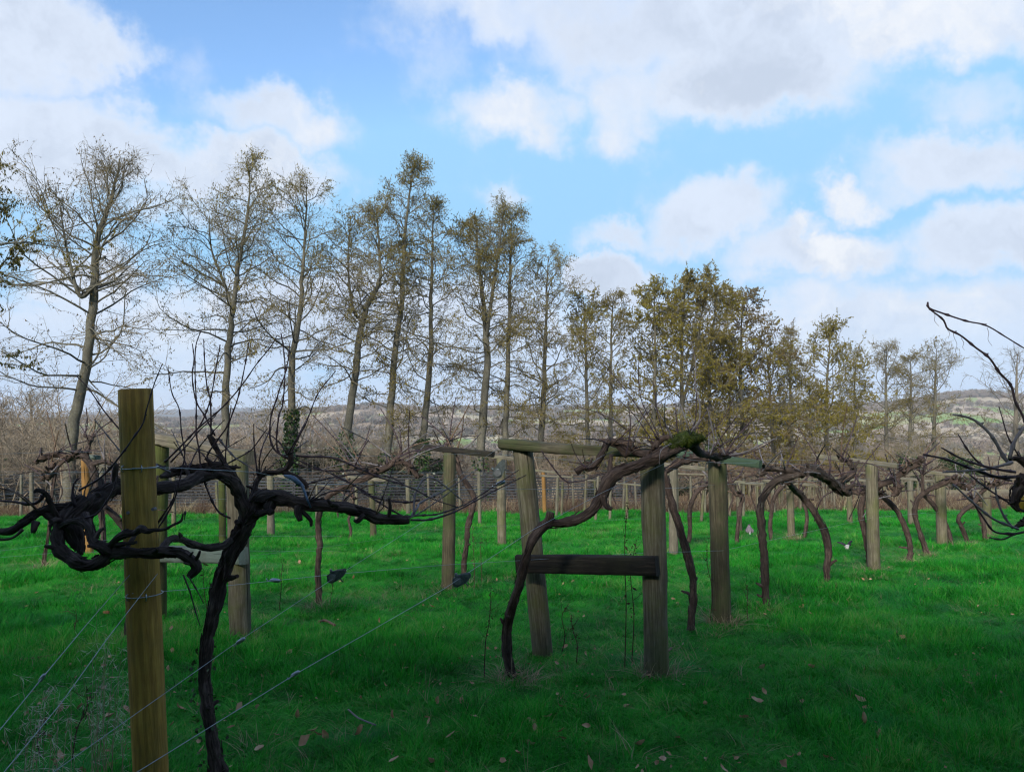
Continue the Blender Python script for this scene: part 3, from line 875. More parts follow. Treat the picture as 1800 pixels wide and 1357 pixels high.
WOOD = 1.0
def perp3(d, r):
    a = r.normal(size=3); a -= a.dot(d) * d
    return a / (np.linalg.norm(a) + 1e-9)

def wood(mb, pts, sides=18, rough=.26, ridge=.16, per=7, seed=0.0, lump=16.0, stubs=0, rs=None):
    p, r = vpath(pts, per)
    r = r * WOOD
    mb.tubes(p, r, sides, True, rough, ridge, lump, seed)
    q = np.random.default_rng(int(abs(seed) * 100) + len(p))
    tg = np.gradient(p, axis=0); tg /= np.linalg.norm(tg, axis=1, keepdims=True) + 1e-9
    for _ in range(int(len(p) * (.8 if sides > 15 else .45 if sides > 10 else .0))):          # loose strips of bark
        n = int(q.integers(5, 12)); i = int(q.integers(0, max(1, len(p) - n)))
        if i + n > len(p): continue
        a = perp3(tg[i], q); k = np.arange(i, i + n); tw = np.linspace(0, q.normal(0, .5), n)
        A = a[None] - (tg[k] @ a)[:, None] * tg[k]; A /= np.linalg.norm(A, axis=1, keepdims=True) + 1e-9
        B = np.cross(tg[k], A); dr = A * np.cos(tw)[:, None] + B * np.sin(tw)[:, None]
        lift = 1.0 + .35 * np.linspace(0, 1, n) ** 3 * q.random() + .05 * q.normal(size=n)
        w = r[k].mean() * q.uniform(.08, .22)
        mb.tubes(p[k] + dr * (r[k] * lift)[:, None], np.sin(np.linspace(.25, 2.9, n)) * w + .0008, 3)
    if stubs:
        rs = rs or np.random.default_rng(int(seed * 10) + 1)
        for _ in range(stubs):
            i = rs.integers(2, len(p) - 2); d = rs.normal(size=3); d[2] = abs(d[2]) * .8 + .1; d /= np.linalg.norm(d)
            ln = r[i] * rs.uniform(1.8, 4.0); q = np.array([p[i], p[i] + d * ln * .6, p[i] + d * ln + rs.normal(0, .006, 3)])
            mb.tubes(spline(q, 4), np.linspace(r[i] * .5, r[i] * .26, 9), 10, True, .4, .1, 40, seed + _)
            b = MB
    return p, r

def cane_mesh(path, r0, r1, rs, node=.07):
    """a one-year shoot with swollen nodes"""
    p = np.asarray(path, float)
    s = np.concatenate([[0], np.cumsum(np.linalg.norm(np.diff(p, axis=0), axis=1))])
    n = max(8, int(s[-1] / .016)); n = min(n, 90)
    t = np.linspace(0, s[-1], n)
    q = np.stack([np.interp(t, s, p[:, k]) for k in range(3)], -1)
    r = np.linspace(r0, r1, n)
    ph = rs.uniform(0, node)
    k = ((t + ph) % node) / node
    zig = np.where((((t + ph) // node).astype(int) % 2) == 0, 1, -1) * (1 - np.abs(2 * k - 1)) * 0
    bulge = np.exp(-((k - .5) / .085) ** 2) * .75
    mb = MB(); mb.tubes(q, r * (1 + bulge), 5, True)
    # buds on alternate sides
    nb = np.arange(node * .5 - ph + (node if ph > node * .5 else 0), s[-1], node)
    for j, b in enumerate(nb):
        c = np.array([np.interp(b, s, p[:, k]) for k in range(3)])
        d = np.array([(-1) ** j * .8, rs.normal(0, .5), .5]); d /= np.linalg.norm(d)
        rr = np.interp(b, s, np.linspace(r0, r1, len(s)))
        mb.tubes(np.array([c, c + d * rr * 1.9, c + d * rr * 3.2]), np.array([rr * .9, rr * .75, rr * .15]), 5)
    return mb

def cane(parent, pts, mat='cane', r=2.0, r2=1.1, node=.075, per=6, rs=random):
    rs = np.random.default_rng(abs(hash((round(pts[0][0]), round(pts[0][1])))) % 99991)
    p, rr = vpath([(a[0], a[1], a[2], 1) for a in pts], per)
    d = pts[0][2]
    return obj('cane', cane_mesh(p, .80 * r * d / F, .75 * r2 * d / F, rs, node), M[mat], parent)

def C(d, *xy, dd=0.0):
    """pixel list -> (px,py,depth) with the depth drifting by dd"""
    n = len(xy); return [(x, y, d + dd * i / max(1, n - 1)) for i, (x, y) in enumerate(xy)]

# --- the twisted old vine that fills the left foreground
WOOD = .66
v1b = G(384, 1368)
v1 = empty('grape_vine', v1b, 'huge twisted dark old vine, looped arms winding round the foremost round post', 'vine')
D = 3.62
mb = MB()
wood(mb, [(388, 1385, D, 27), (382, 1345, D, 21), (372, 1290, D, 16), (362, 1230, D, 15), (360, 1180, D, 14.5), (366, 1120, D, 15), (376, 1070, D, 17), (388, 1020, D, 19), (405, 975, D, 20), (424, 935, D, 20), (440, 903, D, 20), (455, 880, D, 19),
          (478, 873, D, 18), (505, 878, D, 16), (535, 886, D, 15), (570, 889, D, 15), (610, 893, D, 14), (640, 902, D + .05, 14), (668, 912, D + .08, 13), (695, 913, D + .1, 11), (719, 914, D + .12, 9)], 26, seed=1.0, stubs=9, rough=.30, lump=22, per=9)
wood(mb, [(436, 915, D, 18), (424, 880, D - .02, 17), (414, 853, D - .05, 17), (398, 838, D - .08, 16), (375, 832, D - .12, 15), (352, 838, D - .2, 15), (330, 850, D - .28, 14), (300, 856, D - .36, 14), (262, 858, 3.17, 15), (225, 853, 3.12, 17), (196, 861, 3.07, 19), (170, 878, 3.0, 22), (148, 897, 2.93, 24), (128, 918, 2.88, 27), (113, 940, 2.84, 30)], 24, seed=2.0, stubs=9, rough=.32, lump=22)
# the hollow loop: outer bow and swollen knot
wood(mb, [(150, 880, 2.92, 17), (120, 905, 2.86, 22), (101, 935, 2.82, 20), (104, 962, 2.78, 17), (125, 982, 2.76, 15), (152, 992, 2.75, 16), (176, 987, 2.75, 17), (200, 972, 2.75, 17), (228, 970, 2.75, 14), (262, 972, 2.76, 14), (292, 970, 2.77, 14), (315, 972, 2.78, 12), (335, 983, 2.79, 11), (345, 998, 2.8, 12), (333, 1014, 2.8, 9)], 24, seed=3.0, stubs=8, rough=.34, lump=24)
wood(mb, [(120, 925, 2.84, 24), (132, 945, 2.84, 22), (140, 962, 2.83, 12), (142, 975, 2.82, 7)], 18, seed=3.5)
wood(mb, [(108, 925, 2.80, 8), (122, 918, 2.78, 9), (140, 917, 2.77, 10), (156, 928, 2.76, 10), (163, 945, 2.75, 12), (168, 955, 2.74, 13), (183, 962, 2.74, 15), (197, 970, 2.745, 13)], 18, seed=4.0, stubs=3)
wood(mb, [(150, 905, 2.84, 13), (158, 925, 2.79, 11), (160, 945, 2.76, 12)], 16, seed=4.4)
wood(mb, [(190, 962, 2.74, 9), (204, 947, 2.73, 9), (220, 938, 2.72, 10), (238, 936, 2.715, 8), (248, 930, 2.71, 11), (258, 934, 2.71, 7), (270, 932, 2.71, 4.5), (290, 930, 2.71, 3.5), (306, 922, 2.71, 3), (318, 915, 2.71, 3), (322, 903, 2.71, 2.4)], 14, seed=5.0)
wood(mb, [(205, 957, 2.735, 6), (222, 955, 2.72, 5), (240, 953, 2.71, 4.5)], 12, seed=5.5)
wood(mb, [(278, 972, 2.78, 8), (288, 958, 2.85, 8), (300, 947, 2.95, 9), (318, 948, 3.1, 8), (340, 957, 3.25, 9), (365, 962, 3.35, 9), (390, 960, 3.45, 9), (405, 950, 3.55, 9)], 14, seed=6.0, stubs=2)
wood(mb, [(140, 897, 2.9, 12), (118, 892, 2.87, 11), (92, 893, 2.84, 11), (66, 902, 2.82, 11), (46, 917, 2.8, 11), (28, 928, 2.8, 9), (8, 935, 2.8, 9), (-30, 930, 2.8, 8)], 16, seed=7.0, stubs=3)
wood(mb, [(62, 918, 2.8, 11), (58, 932, 2.78, 7), (55, 936, 2.78, 3)], 12, seed=7.5)
wood(mb, [(40, 930, 2.79, 6), (26, 943, 2.78, 4), (10, 948, 2.78, 3.5), (-20, 948, 2.78, 3.5)], 10, seed=7.7)
wood(mb, [(105, 921, 2.82, 7), (97, 902, 2.8, 6.5), (88, 882, 2.79, 6), (80, 868, 2.78, 5.5), (66, 861, 2.78, 5), (60, 866, 2.78, 3)], 12, rough=.12, seed=8.0)
# the upper arm on the right of the post and its knots
wood(mb, [(412, 848, D - .05, 13), (400, 828, D - .07, 13), (378, 820, D - .1, 12), (350, 824, D - .12, 11), (322, 826, D - .15, 12), (300, 832, D - .2, 11), (282, 838, D - .25, 6)], 18, seed=9.0, stubs=6)
wood(mb, [(398, 826, D - .05, 9), (390, 805, D - .05, 8), (380, 788, D - .05, 7), (372, 772, D - .05, 7), (365, 765, D - .05, 4)], 14, seed=10.0, stubs=3)
wood(mb, [(436, 905, D, 11), (445, 870, D + .04, 8), (454, 842, D + .08, 7), (468, 832, D + .1, 7), (488, 830, D + .1, 6.5), (505, 822, D + .1, 6), (512, 805, D + .1, 7), (505, 790, D + .1, 5)], 14, seed=11.0, stubs=4)
wood(mb, [(498, 830, D + .1, 6), (520, 838, D + .1, 6), (536, 850, D + .1, 5), (540, 858, D + .1, 4)], 12, seed=11.5)
wood(mb, [(480, 880, D, 17), (474, 894, D - .02, 14), (478, 902, D - .03, 8)], 14, seed=12.0, rough=.4)
wood(mb, [(525, 890, D - .02, 9), (524, 903, D - .03, 8), (528, 915, D - .04, 5)], 12, seed=12.5, rough=.5)
wood(mb, [(640, 905, D, 7), (628, 916, D - .02, 6), (622, 914, D - .02, 4)], 12, seed=12.7, rough=.5)
wood(mb, [(520, 890, D - .02, 6), (533, 900, D - .02, 5), (546, 914, D - .02, 5), (547, 925, D - .02, 3.5)], 10, seed=12.9, rough=.4)
wood(mb, [(684, 908, D + .06, 6), (686, 890, D + .05, 4.5), (684, 875, D + .05, 4)], 10, seed=13.0)
v1t = obj('trunk', mb, M['vine'], v1)
for pts, mt, r in [
    (C(D - .15, (290, 812), (323, 779), (349, 752), (389, 718), (423, 680), (451, 640), (474, 612), (487, 590)), 'cane', 2.2),
    (C(D - .1, (300, 812), (330, 781), (349, 758), (380, 730)), 'cane', 1.9),
    (C(D - .15, (405, 911), (383, 898), (364, 860), (353, 820), (350, 791), (345, 760), (345, 706), (343, 660), (344, 610), (353, 582)), 'cane', 2.2),
    (C(D - .12, (371, 765), (370, 706), (364, 680), (360, 640), (358, 596)), 'cane', 1.9),
    (C(D - .08, (372, 818), (364, 802), (381, 775), (399, 750), (410, 723), (420, 693), (431, 640), (437, 602)), 'cane', 2.0),
    (C(D - .06, (349, 752), (360, 731), (371, 697), (381, 640), (387, 606)), 'cane', 1.7),
    (C(D - .06, (378, 766), (360, 731), (345, 706), (338, 664), (341, 630), (338, 604)), 'cane', 1.9),
    (C(D - .35, (276, 931), (291, 908), (307, 877), (316, 843), (321, 820), (325, 799), (319, 760), (315, 719), (302, 690), (295, 645)), 'cane', 2.0),
    (C(D + .1, (506, 806), (487, 795), (478, 782), (474, 763), (477, 729), (486, 702), (493, 679), (501, 658), (506, 635), (510, 600)), 'cane', 2.2),
    (C(D + .1, (508, 806), (493, 799), (486, 779), (490, 732), (497, 710), (501, 656), (499, 620), (494, 585)), 'cane', 2.0),
    (C(D + .1, (509, 800), (527, 765), (540, 739), (559, 692), (590, 652)), 'cane', 1.6),
    (C(D + .05, (453, 836), (447, 786), (446, 745)), 'cane', 1.9),
    (C(D + .05, (400, 815), (434, 796), (446, 786), (470, 753)), 'cane', 1.8),
    (C(D - .02, (384, 770), (398, 788), (413, 804), (430, 815), (447, 826)), 'cane_grey', 2.2),
    (C(D - .4, (290, 822), (240, 800), (214, 760), (185, 725), (155, 682), (133, 660)), 'cane', 2.2),
    (C(D - .5, (300, 830), (258, 812), (220, 800), (200, 779), (182, 757), (166, 738)), 'cane_grey', 2.4),
    (C(2.84, (139, 862), (180, 837), (217, 794), (234, 770), (251, 745), (258, 718), (271, 675), (277, 660), (285, 640)), 'cane', 2.6),
    (C(2.8, (76, 870), (68, 882), (50, 886), (25, 882), (-20, 879)), 'cane', 4.0),
    (C(2.8, (150, 910), (168, 905), (185, 885), (200, 858), (205, 838)), 'cane', 2.6),
    (C(2.86, (133, 890), (128, 872), (130, 850), (140, 840)), 'cane', 4.5),
    (C(3.0, (268, 934), (287, 905), (303, 880), (310, 850)), 'cane', 2.4),
    (C(2.77, (322, 1010), (334, 1040), (343, 1072), (352, 1100)), 'cane', 2.0),
    (C(2.77, (331, 1012), (345, 1035), (358, 1060)), 'cane', 1.5),
    (C(2.75, (323, 904), (326, 898), (324, 914)), 'cane', 1.6),
    (C(D + .12, (722, 914), (757, 913), (798, 900), (829, 884), (870, 862), (925, 835), dd=.5), 'cane', 2.5),
    (C(D + .12, (712, 908), (735, 906), (767, 904), (804, 892), (829, 880), (912, 826), dd=.5), 'cane', 2.2),
    (C(D + .15, (738, 879), (717, 883), (684, 880), (656, 873), (633, 859), (590, 836), (540, 816), (512, 803)), 'cane', 2.3),
    (C(D + .15, (520, 801), (540, 803), (585, 805), (633, 824), (664, 838), (705, 851), (726, 859), (763, 878), (806, 892)), 'cane', 2.4),
    (C(D + .2, (520, 852), (540, 851), (571, 842), (602, 837), (627, 833), (684, 838), (709, 851)), 'cane', 1.8),
    (C(D + .15, (722, 908), (734, 892), (738, 884), (767, 869), (798, 853), (839, 824), dd=.4), 'cane_grey', 2.6),
    (C(D + .12, (719, 913), (684, 894), (647, 871), (618, 851), (588, 838)), 'cane', 2.0),
    (C(D + .12, (728, 905), (728, 880), (732, 863), (744, 843), (761, 840), (788, 859), (812, 880), (812, 888), (800, 895), dd=.2), 'cane_grey', 2.3),
    (C(D + .1, (718, 912), (740, 900), (770, 880), (800, 858)), 'cane_grey', 1.5),
    (C(D + .1, (668, 905), (650, 895), (610, 885)), 'cane_grey', 1.6),
    (C(D + .12, (512, 812), (540, 822), (580, 828), (620, 826), (668, 818)), 'cane', 1.5)]:
    cane(v1, pts, mt, r)
rs = np.random.default_rng(55)
for k in range(30):
    x, y, dd = [(330, 826, 3.45), (370, 820, 3.5), (395, 822, 3.55), (455, 838, 3.7), (505, 800, 3.72), (540, 884, 3.6), (600, 890, 3.62), (660, 905, 3.68), (148, 895, 2.9), (70, 900, 2.82)][k % 10]
    a = rs.normal(0, .6); L = rs.uniform(30, 120)
    cane(v1, [(x, y, dd), (x + math.sin(a) * L * .45 + rs.normal(0, 5), y - math.cos(a) * L * .45, dd + rs.normal(0, .06)), (x + math.sin(a * 1.25) * L, y - math.cos(a * 1.25) * L, dd + rs.normal(0, .15))],
         rs.choice(['cane', 'cane', 'cane_tan']), rs.uniform(1.2, 1.9), .8, .06)
# a cut stub tied with blue twine and the blue band on the right arm
mb = MB(); mb.tubes(vpath([(500, 836, D - .02, 3), (514, 840, D - .05, 6), (524, 848, D - .05, 6), (534, 856, D - .03, 4)], 4)[0], vpath([(500, 836, D, 2), (514, 840, D, 4.5), (524, 848, D, 4.5), (534, 856, D, 2.5)], 4)[1], 10)
obj('plastic_tie', mb, M['tie'], v1t, tuple(v1.location))
mb = MB(); p, r = vpath([(530, 852, D - .05, 2.5), (536, 866, D - .06, 2.2), (541, 880, D - .07, 2), (546, 892, D - .05, 1.6)], 5); mb.tubes(p, r, 8)
obj('plastic_tie', mb, M['tie'], v1t, tuple(v1.location))
# small ivy climbing the trunk
mb = MB(); rs = np.random.default_rng(4)
p, r = vpath([(382, 1350, D, 22), (372, 1290, D, 19), (362, 1230, D, 18), (360, 1180, D, 17), (366, 1130, D, 17)], 8)
for i in range(70):
    k = rs.integers(len(p)); a = rs.uniform(-2.9, -1.9) if rs.random() < .7 else rs.uniform(-1.0, -.2)
    c = p[k] + np.array([math.cos(a), math.sin(a), rs.normal(0, .3)]) * r[k] * 1.08
    mb.leaves(c[None], np.array([[math.cos(a) * .6, math.sin(a), rs.normal(0, .8)]]), rs.normal(size=(1, 3)), rs.uniform(.014, .03), rs.uniform(.012, .022))
obj('ivy', mb, M['ivy'], v1t, tuple(v1.location))

# --- the vine climbing the near H frame
WOOD = .76
v2b = G(903, 1196)
v2 = empty('grape_vine', v2b, 'reddish brown vine bending up through the H-shaped end frame, mossy near its top', 'vine')
D = v2b[1]
mb = MB()
wood(mb, [(908, 1215, D, 16), (898, 1185, D, 12), (891, 1145, D, 11), (891, 1105, D - .02, 10), (902, 1060, D - .12, 10), (914, 1018, D - .2, 10), (926, 975, D - .25, 10), (942, 940, D - .25, 10), (962, 922, D - .22, 11), (985, 919, D - .2, 10), (1012, 913, D - .2, 11), (1036, 900, D - .2, 11), (1052, 880, D - .2, 12), (1062, 858, D - .2, 14), (1076, 838, D - .2, 15), (1098, 826, D - .2, 13), (1125, 817, D - .18, 13), (1152, 806, D - .16, 14), (1172, 796, D - .14, 15), (1192, 784, D - .1, 15), (1212, 778, D - .05, 13), (1226, 776, D, 9)], 20, seed=21, stubs=6)
wood(mb, [(958, 926, D - .23, 10), (966, 908, D - .24, 9), (968, 900, D - .24, 8)], 14, seed=22, rough=.35)
wood(mb, [(1060, 872, D - .22, 9), (1066, 890, D - .24, 7), (1076, 895, D - .25, 5)], 12, seed=23, rough=.4)
wood(mb, [(1105, 800, D + .02, 8), (1088, 782, D + .02, 10), (1070, 776, D, 9), (1062, 790, D - .05, 7), (1050, 812, D - .08, 8), (1040, 822, D - .08, 9), (1025, 822, D - .05, 7), (1012, 830, D - .05, 8)], 14, seed=24, stubs=4, rough=.35)
wood(mb, [(1085, 778, D + .02, 8), (1105, 782, D + .02, 8), (1120, 796, D, 9), (1145, 800, D - .1, 11)], 14, seed=25, stubs=2)
wood(mb, [(1150, 806, D - .12, 9), (1150, 788, D - .1, 8), (1158, 776, D - .08, 7), (1170, 770, D - .08, 6), (1185, 774, D - .08, 8)], 12, seed=26, stubs=7, rough=.4)
wood(mb, [(1215, 780, D, 9), (1228, 795, D + .1, 8), (1242, 800, D + .3, 8), (1262, 803, D + .6, 9), (1280, 800, D + .8, 8)], 14, seed=27, stubs=5, rough=.4)
v2t = obj('trunk', mb, M['vine_far'], v2)
mb = MB(); rs = np.random.default_rng(8)
p, r = vpath([(1176, 788, D - .14, 7), (1190, 778, D - .12, 10), (1204, 772, D - .1, 12), (1220, 770, D - .08, 9), (1236, 774, D - .06, 4)], 8)
mb.tubes(p, r, 18, True, .6, .1, 26, 3.0)
for i in range(3600):
    k = rs.integers(len(p)); d = rs.normal(size=3); d[2] = abs(d[2]) - .25; d /= np.linalg.norm(d)
    c = p[k] + d * r[k] * rs.uniform(.7, 1.9) * np.array([1, 1, .75])
    mb.leaves(c[None], (d + rs.normal(0, .4, 3))[None], rs.normal(size=(1, 3)), rs.uniform(.006, .016), .004)
mo = obj('moss', mb, M['moss'], v2t, tuple(v2.location)); mo['label'] = 'bright green cushion of moss on the vine arm'
for pts, mt, r in [
    (C(D - .1, (1158, 775), (1140, 745), (1110, 700), (1080, 662), (1060, 640), dd=.1), 'cane', 1.4),
    (C(D - .1, (1150, 782), (1130, 750), (1108, 722), (1085, 700)), 'cane', 1.3),
    (C(D - .08, (1160, 772), (1145, 740), (1128, 705), (1122, 660), (1124, 620)), 'cane', 1.3),
    (C(D - .08, (1168, 768), (1158, 735), (1152, 700), (1148, 672)), 'cane', 1.3),
    (C(D - .1, (1193, 770), (1189, 740), (1188, 705)), 'cane', 1.6),
    (C(D - .1, (1208, 768), (1220, 752), (1230, 735), (1229, 702), (1222, 680), (1223, 640), (1215, 600)), 'cane_grey', 1.7),
    (C(D - .05, (1205, 768), (1222, 740), (1224, 690), (1218, 655)), 'cane', 1.3),
    (C(D - .05, (1165, 775), (1120, 768), (1085, 772)), 'cane', 1.6),
    (C(D + .1, (1238, 770), (1258, 752), (1275, 730), (1290, 700)), 'cane', 1.3),
    (C(D - .2, (1248, 800), (1255, 775), (1250, 745), (1243, 715)), 'cane_grey', 1.6),
    (C(D - .2, (1100, 800), (1105, 775), (1108, 745), (1104, 700)), 'cane', 1.4),
    (C(D - .2, (1036, 824), (1020, 815), (1000, 812)), 'cane', 1.6),
    (C(D - .25, (998, 848), (985, 838), (965, 812), (951, 792)), 'cane', 2.0),
    (C(D - .25, (998, 848), (1020, 846), (1045, 838), (1062, 832)), 'cane', 1.7),
    (C(D - .1, (1108, 760), (1080, 740), (1050, 725), (1022, 718)), 'cane', 1.3),
    (C(D + .2, (1275, 800), (1262, 775), (1255, 745)), 'cane_grey', 1.6),
    (C(D + .2, (1280, 800), (1300, 785), (1318, 760)), 'cane', 1.4),
    (C(D + .2, (1282, 800), (1310, 795), (1340, 780), (1366, 770)), 'cane_grey', 2.0),
    (C(D + .2, (1283, 802), (1310, 798), (1335, 788), (1356, 776)), 'cane', 1.5)]:
    cane(v2, pts, mt, r, r * .55, .055)

rs = np.random.default_rng(77)                 # the tangle of last year's shoots along the beam
for k in range(34):
    x, y, dz = [(1075, 782, 0), (1110, 790, 0), (1150, 790, -.1), (1185, 778, -.1), (1215, 778, 0), (1245, 798, .3), (1275, 800, .7), (1030, 824, -.1)][k % 8]
    a = rs.normal(0, 1.0); L = rs.uniform(25, 110)
    cane(v2, [(x, y, D + dz), (x + math.sin(a) * L * .5 + rs.normal(0, 5), y - math.cos(a) * L * .4, D + dz + rs.normal(0, .15)), (x + math.sin(a * 1.2) * L, y - math.cos(a * 1.2) * L * .85, D + dz + rs.normal(0, .3))],
         rs.choice(['cane', 'cane_tan', 'cane', 'cane_grey']), rs.uniform(1.0, 1.5), .6, .05)
# --- generic vines: hand-set stems, shaggy heads and sprays of canes
WOOD = .72
def vine(label, stem, head=None, ncanes=9, mat='vine_far', seed=1, spread=70, up=75, arms=(), group=None, cane_r=1.5, shag=14):
    b = stem[0]; g = G(b[0], b[1]); D = g[1]
    rs = np.random.default_rng(seed)
    e = empty('grape_vine', g, label, 'vine', group)
    mb = MB()
    st = [(b[0], b[1] + 10 * 10 / D, D, b[2] * 1.35)] + [(x, y, D + (q[3] if len(q) > 3 else 0), q[2]) for q in stem for (x, y) in [(q[0], q[1])]]
    p, r = wood(mb, st, 14, seed=seed * 1.3, rough=.32, lump=22, stubs=3)
    tips = [st[-1]]
    for a in arms:
        aa = [(q[0], q[1], D + (q[3] if len(q) > 3 else 0), q[2]) for q in a]
        wood(mb, aa, 12, seed=seed * 2.1 + a[0][0], stubs=5, rough=.4, lump=22)
        tips += aa[len(aa) // 3:]
    for k in range(shag):                       # knuckles and pruned spurs of the head
        q = tips[rs.integers(len(tips))]
        x, y = q[0] + rs.normal(0, 7), q[1] + rs.normal(0, 5)
        s2 = [(q[0], q[1], q[2], q[3] * .7), ((q[0] + x) / 2, (q[1] + y) / 2 - 2, q[2] + rs.normal(0, .05), q[3] * .6), (x, y - 3, q[2] + rs.normal(0, .1), q[3] * .35)]
        wood(mb, s2, 8, seed=seed + k, rough=.4, per=3, lump=30)
    obj('trunk', mb, M[mat], e)
    for k in range(int(ncanes * 2.6)):
        q = tips[rs.integers(len(tips))]
        a = rs.normal(0, .9); L = up * rs.uniform(.3, 1.3) * (8.0 / D) ** .5
        x1, y1 = q[0] + math.sin(a) * L * .5 + rs.normal(0, 3), q[1] - math.cos(a) * L * .45
        x2, y2 = q[0] + math.sin(a * 1.15) * L, q[1] - math.cos(a * 1.15) * L
        cane(e, [(q[0], q[1], q[2]), (x1, y1, q[2] + rs.normal(0, .12)), (x2, y2, q[2] + rs.normal(0, .3))], rs.choice(['cane', 'cane', 'cane_tan', 'cane_grey']), cane_r * rs.uniform(.8, 1.15), cane_r * .55, .06, 5)
    return e

vine('dark straight-leaning vine stem rising behind the right leg of the H-shaped end frame', [(1213, 1112, 9), (1217, 1070, 9), (1218, 1030, 9), (1211, 985, 9), (1198, 940, 9), (1184, 895, 9), (1174, 860, 9), (1166, 828, 9)], ncanes=3, seed=31, arms=[[(1166, 830, 8), (1200, 812, 8, .2), (1240, 806, 8, .3), (1262, 812, 8, .3)]], up=90)
vine('grey flecked vine arching over to the right, third stem from the H-shaped end frame', [(1347, 1075, 9.5), (1346, 1040, 9), (1343, 990, 9), (1340, 940, 9), (1336, 900, 9), (1342, 872, 9), (1360, 848, 9), (1385, 838, 9), (1412, 832, 10)], mat='vine_lichen', seed=32, ncanes=11,
     arms=[[(1408, 832, 11), (1430, 828, 12, .1), (1455, 842, 12, .3), (1475, 858, 12, .5), (1492, 868, 9, .6)], [(1412, 832, 7), (1380, 826, 6), (1345, 824, 7), (1335, 834, 8)], [(1465, 850, 8, .4), (1482, 846, 8, .6), (1500, 828, 7, .8), (1492, 812, 6, .9), (1478, 808, 5, .9)]], up=85, shag=26)
vine('vine stem bowing left to meet its arching neighbour, orange moss at its foot', [(1453, 1030, 8), (1453, 1000, 8), (1456, 970, 8), (1450, 935, 8), (1432, 900, 7.5), (1412, 875, 7), (1394, 858, 6.5, -.4), (1386, 848, 6, -.8)], seed=33, ncanes=2, shag=4)
vine('vine stem bowing right in front of the pale post with the silvery crossbar', [(1530, 1000, 7.5), (1526, 965, 7), (1518, 925, 7), (1513, 895, 7), (1520, 872, 7), (1540, 855, 7), (1565, 845, 7), (1590, 828, 7)], seed=34, ncanes=11, arms=[[(1585, 832, 8), (1605, 818, 9), (1622, 808, 8)], [(1575, 840, 7), (1577, 860, 8), (1573, 870, 6)], [(1530, 860, 6), (1510, 866, 6), (1490, 858, 7, .1), (1470, 852, 6, .2)]], up=70, shag=24)
vine('vine stem bowing left behind the pale post with the silvery crossbar', [(1597, 990, 6.5), (1600, 968, 6.5), (1594, 935, 6.5), (1578, 900, 6), (1560, 880, 6), (1542, 866, 5.5)], seed=35, ncanes=3, shag=6)
vine('vine stem sweeping right between the silvery crossbar post and the broad grey post', [(1630, 976, 6), (1622, 950, 5.5), (1611, 915, 5.5), (1608, 892, 5.5), (1620, 870, 5.5), (1642, 857, 5.5), (1662, 848, 6), (1672, 842, 6)], seed=36, ncanes=8, arms=[[(1670, 844, 6), (1685, 850, 8), (1700, 856, 8), (1712, 850, 5)], [(1622, 868, 4), (1622, 835, 4), (1626, 818, 4)]], up=60, shag=18)
vine('vine stem slanting down across the foot of the broad grey post', [(1674, 963, 6.5), (1664, 930, 6.5), (1652, 903, 5.5), (1636, 882, 5), (1624, 870, 4.5)], seed=37, ncanes=2, shag=4)
vine('kinked reddish vine stem right of the broad grey post', [(1702, 957, 5), (1692, 930, 5), (1684, 912, 5), (1696, 896, 5), (1712, 884, 5), (1722, 868, 5), (1732, 858, 5)], seed=38, ncanes=7, arms=[[(1730, 860, 5), (1745, 852, 6), (1760, 850, 5)]], up=55, shag=12)
vine('vine stem just left of the grey post at the right edge', [(1732, 952, 5), (1729, 925, 5), (1722, 900, 4.5), (1712, 880, 4.5)], seed=39, ncanes=3, shag=5)
vine('thin upright knotted vine stem in the second row, left of centre', [(561, 1068, 7), (560, 1035, 7), (558, 1000, 7), (562, 965, 7), (559, 935, 7), (560, 910, 7), (566, 890, 7), (580, 870, 6.5), (608, 855, 7), (640, 842, 7.5), (662, 830, 8)], seed=41, ncanes=7,
     arms=[[(655, 832, 8), (680, 822, 7), (695, 808, 6), (706, 795, 5)], [(690, 812, 8), (710, 812, 7), (722, 822, 8), (733, 838, 7)], [(660, 832, 8), (640, 828, 6), (622, 822, 6)]], up=110, shag=12)
vine('bent vine stem right of the slim dark post in the second row', [(815, 1012, 6), (816, 985, 6), (820, 955, 6), (823, 925, 6.5), (830, 895, 6.5), (833, 875, 6.5), (820, 850, 6), (808, 830, 6), (804, 808, 5)], seed=42, ncanes=6, arms=[[(806, 815, 5), (798, 800, 5), (780, 792, 5), (790, 775, 4)]], up=95, shag=10)
vine('knotted vine stem hidden behind the foot of the foremost round post', [(224, 1135, 8), (226, 1100, 8), (232, 1050, 8), (245, 990, 8), (225, 940, 8), (200, 905, 7), (185, 890, 6)], seed=43, ncanes=3, mat='vine_lichen', arms=[[(240, 960, 6), (262, 900, 6), (275, 850, 6)]])
vine('slender reddish vine stem arching right behind the netted crossbar post', [(1210, 958, 5), (1213, 930, 5), (1212, 900, 5), (1217, 880, 5), (1230, 860, 5), (1250, 848, 5)], seed=44, ncanes=3, shag=6)
vine('thin vine stem left of the pigeon', [(1294, 962, 4.5), (1297, 930, 4.5), (1300, 900, 4.5), (1306, 872, 5)], seed=45, ncanes=3, shag=6, arms=[[(1306, 872, 5), (1294, 868, 5), (1285, 850, 4.5), (1282, 830, 4)]])
vine('dark vine stem close behind the grey flecked arching vine', [(1356, 952, 4.5), (1354, 925, 4.5), (1357, 895, 4.5), (1362, 872, 4.5), (1375, 855, 4.5)], seed=46, ncanes=3, shag=6)
vine('curved thin vine stem right of the mossy footed grey post', [(1413, 948, 4), (1417, 925, 4), (1418, 905, 4), (1412, 880, 4), (1404, 866, 4)], seed=47, ncanes=3, shag=6)
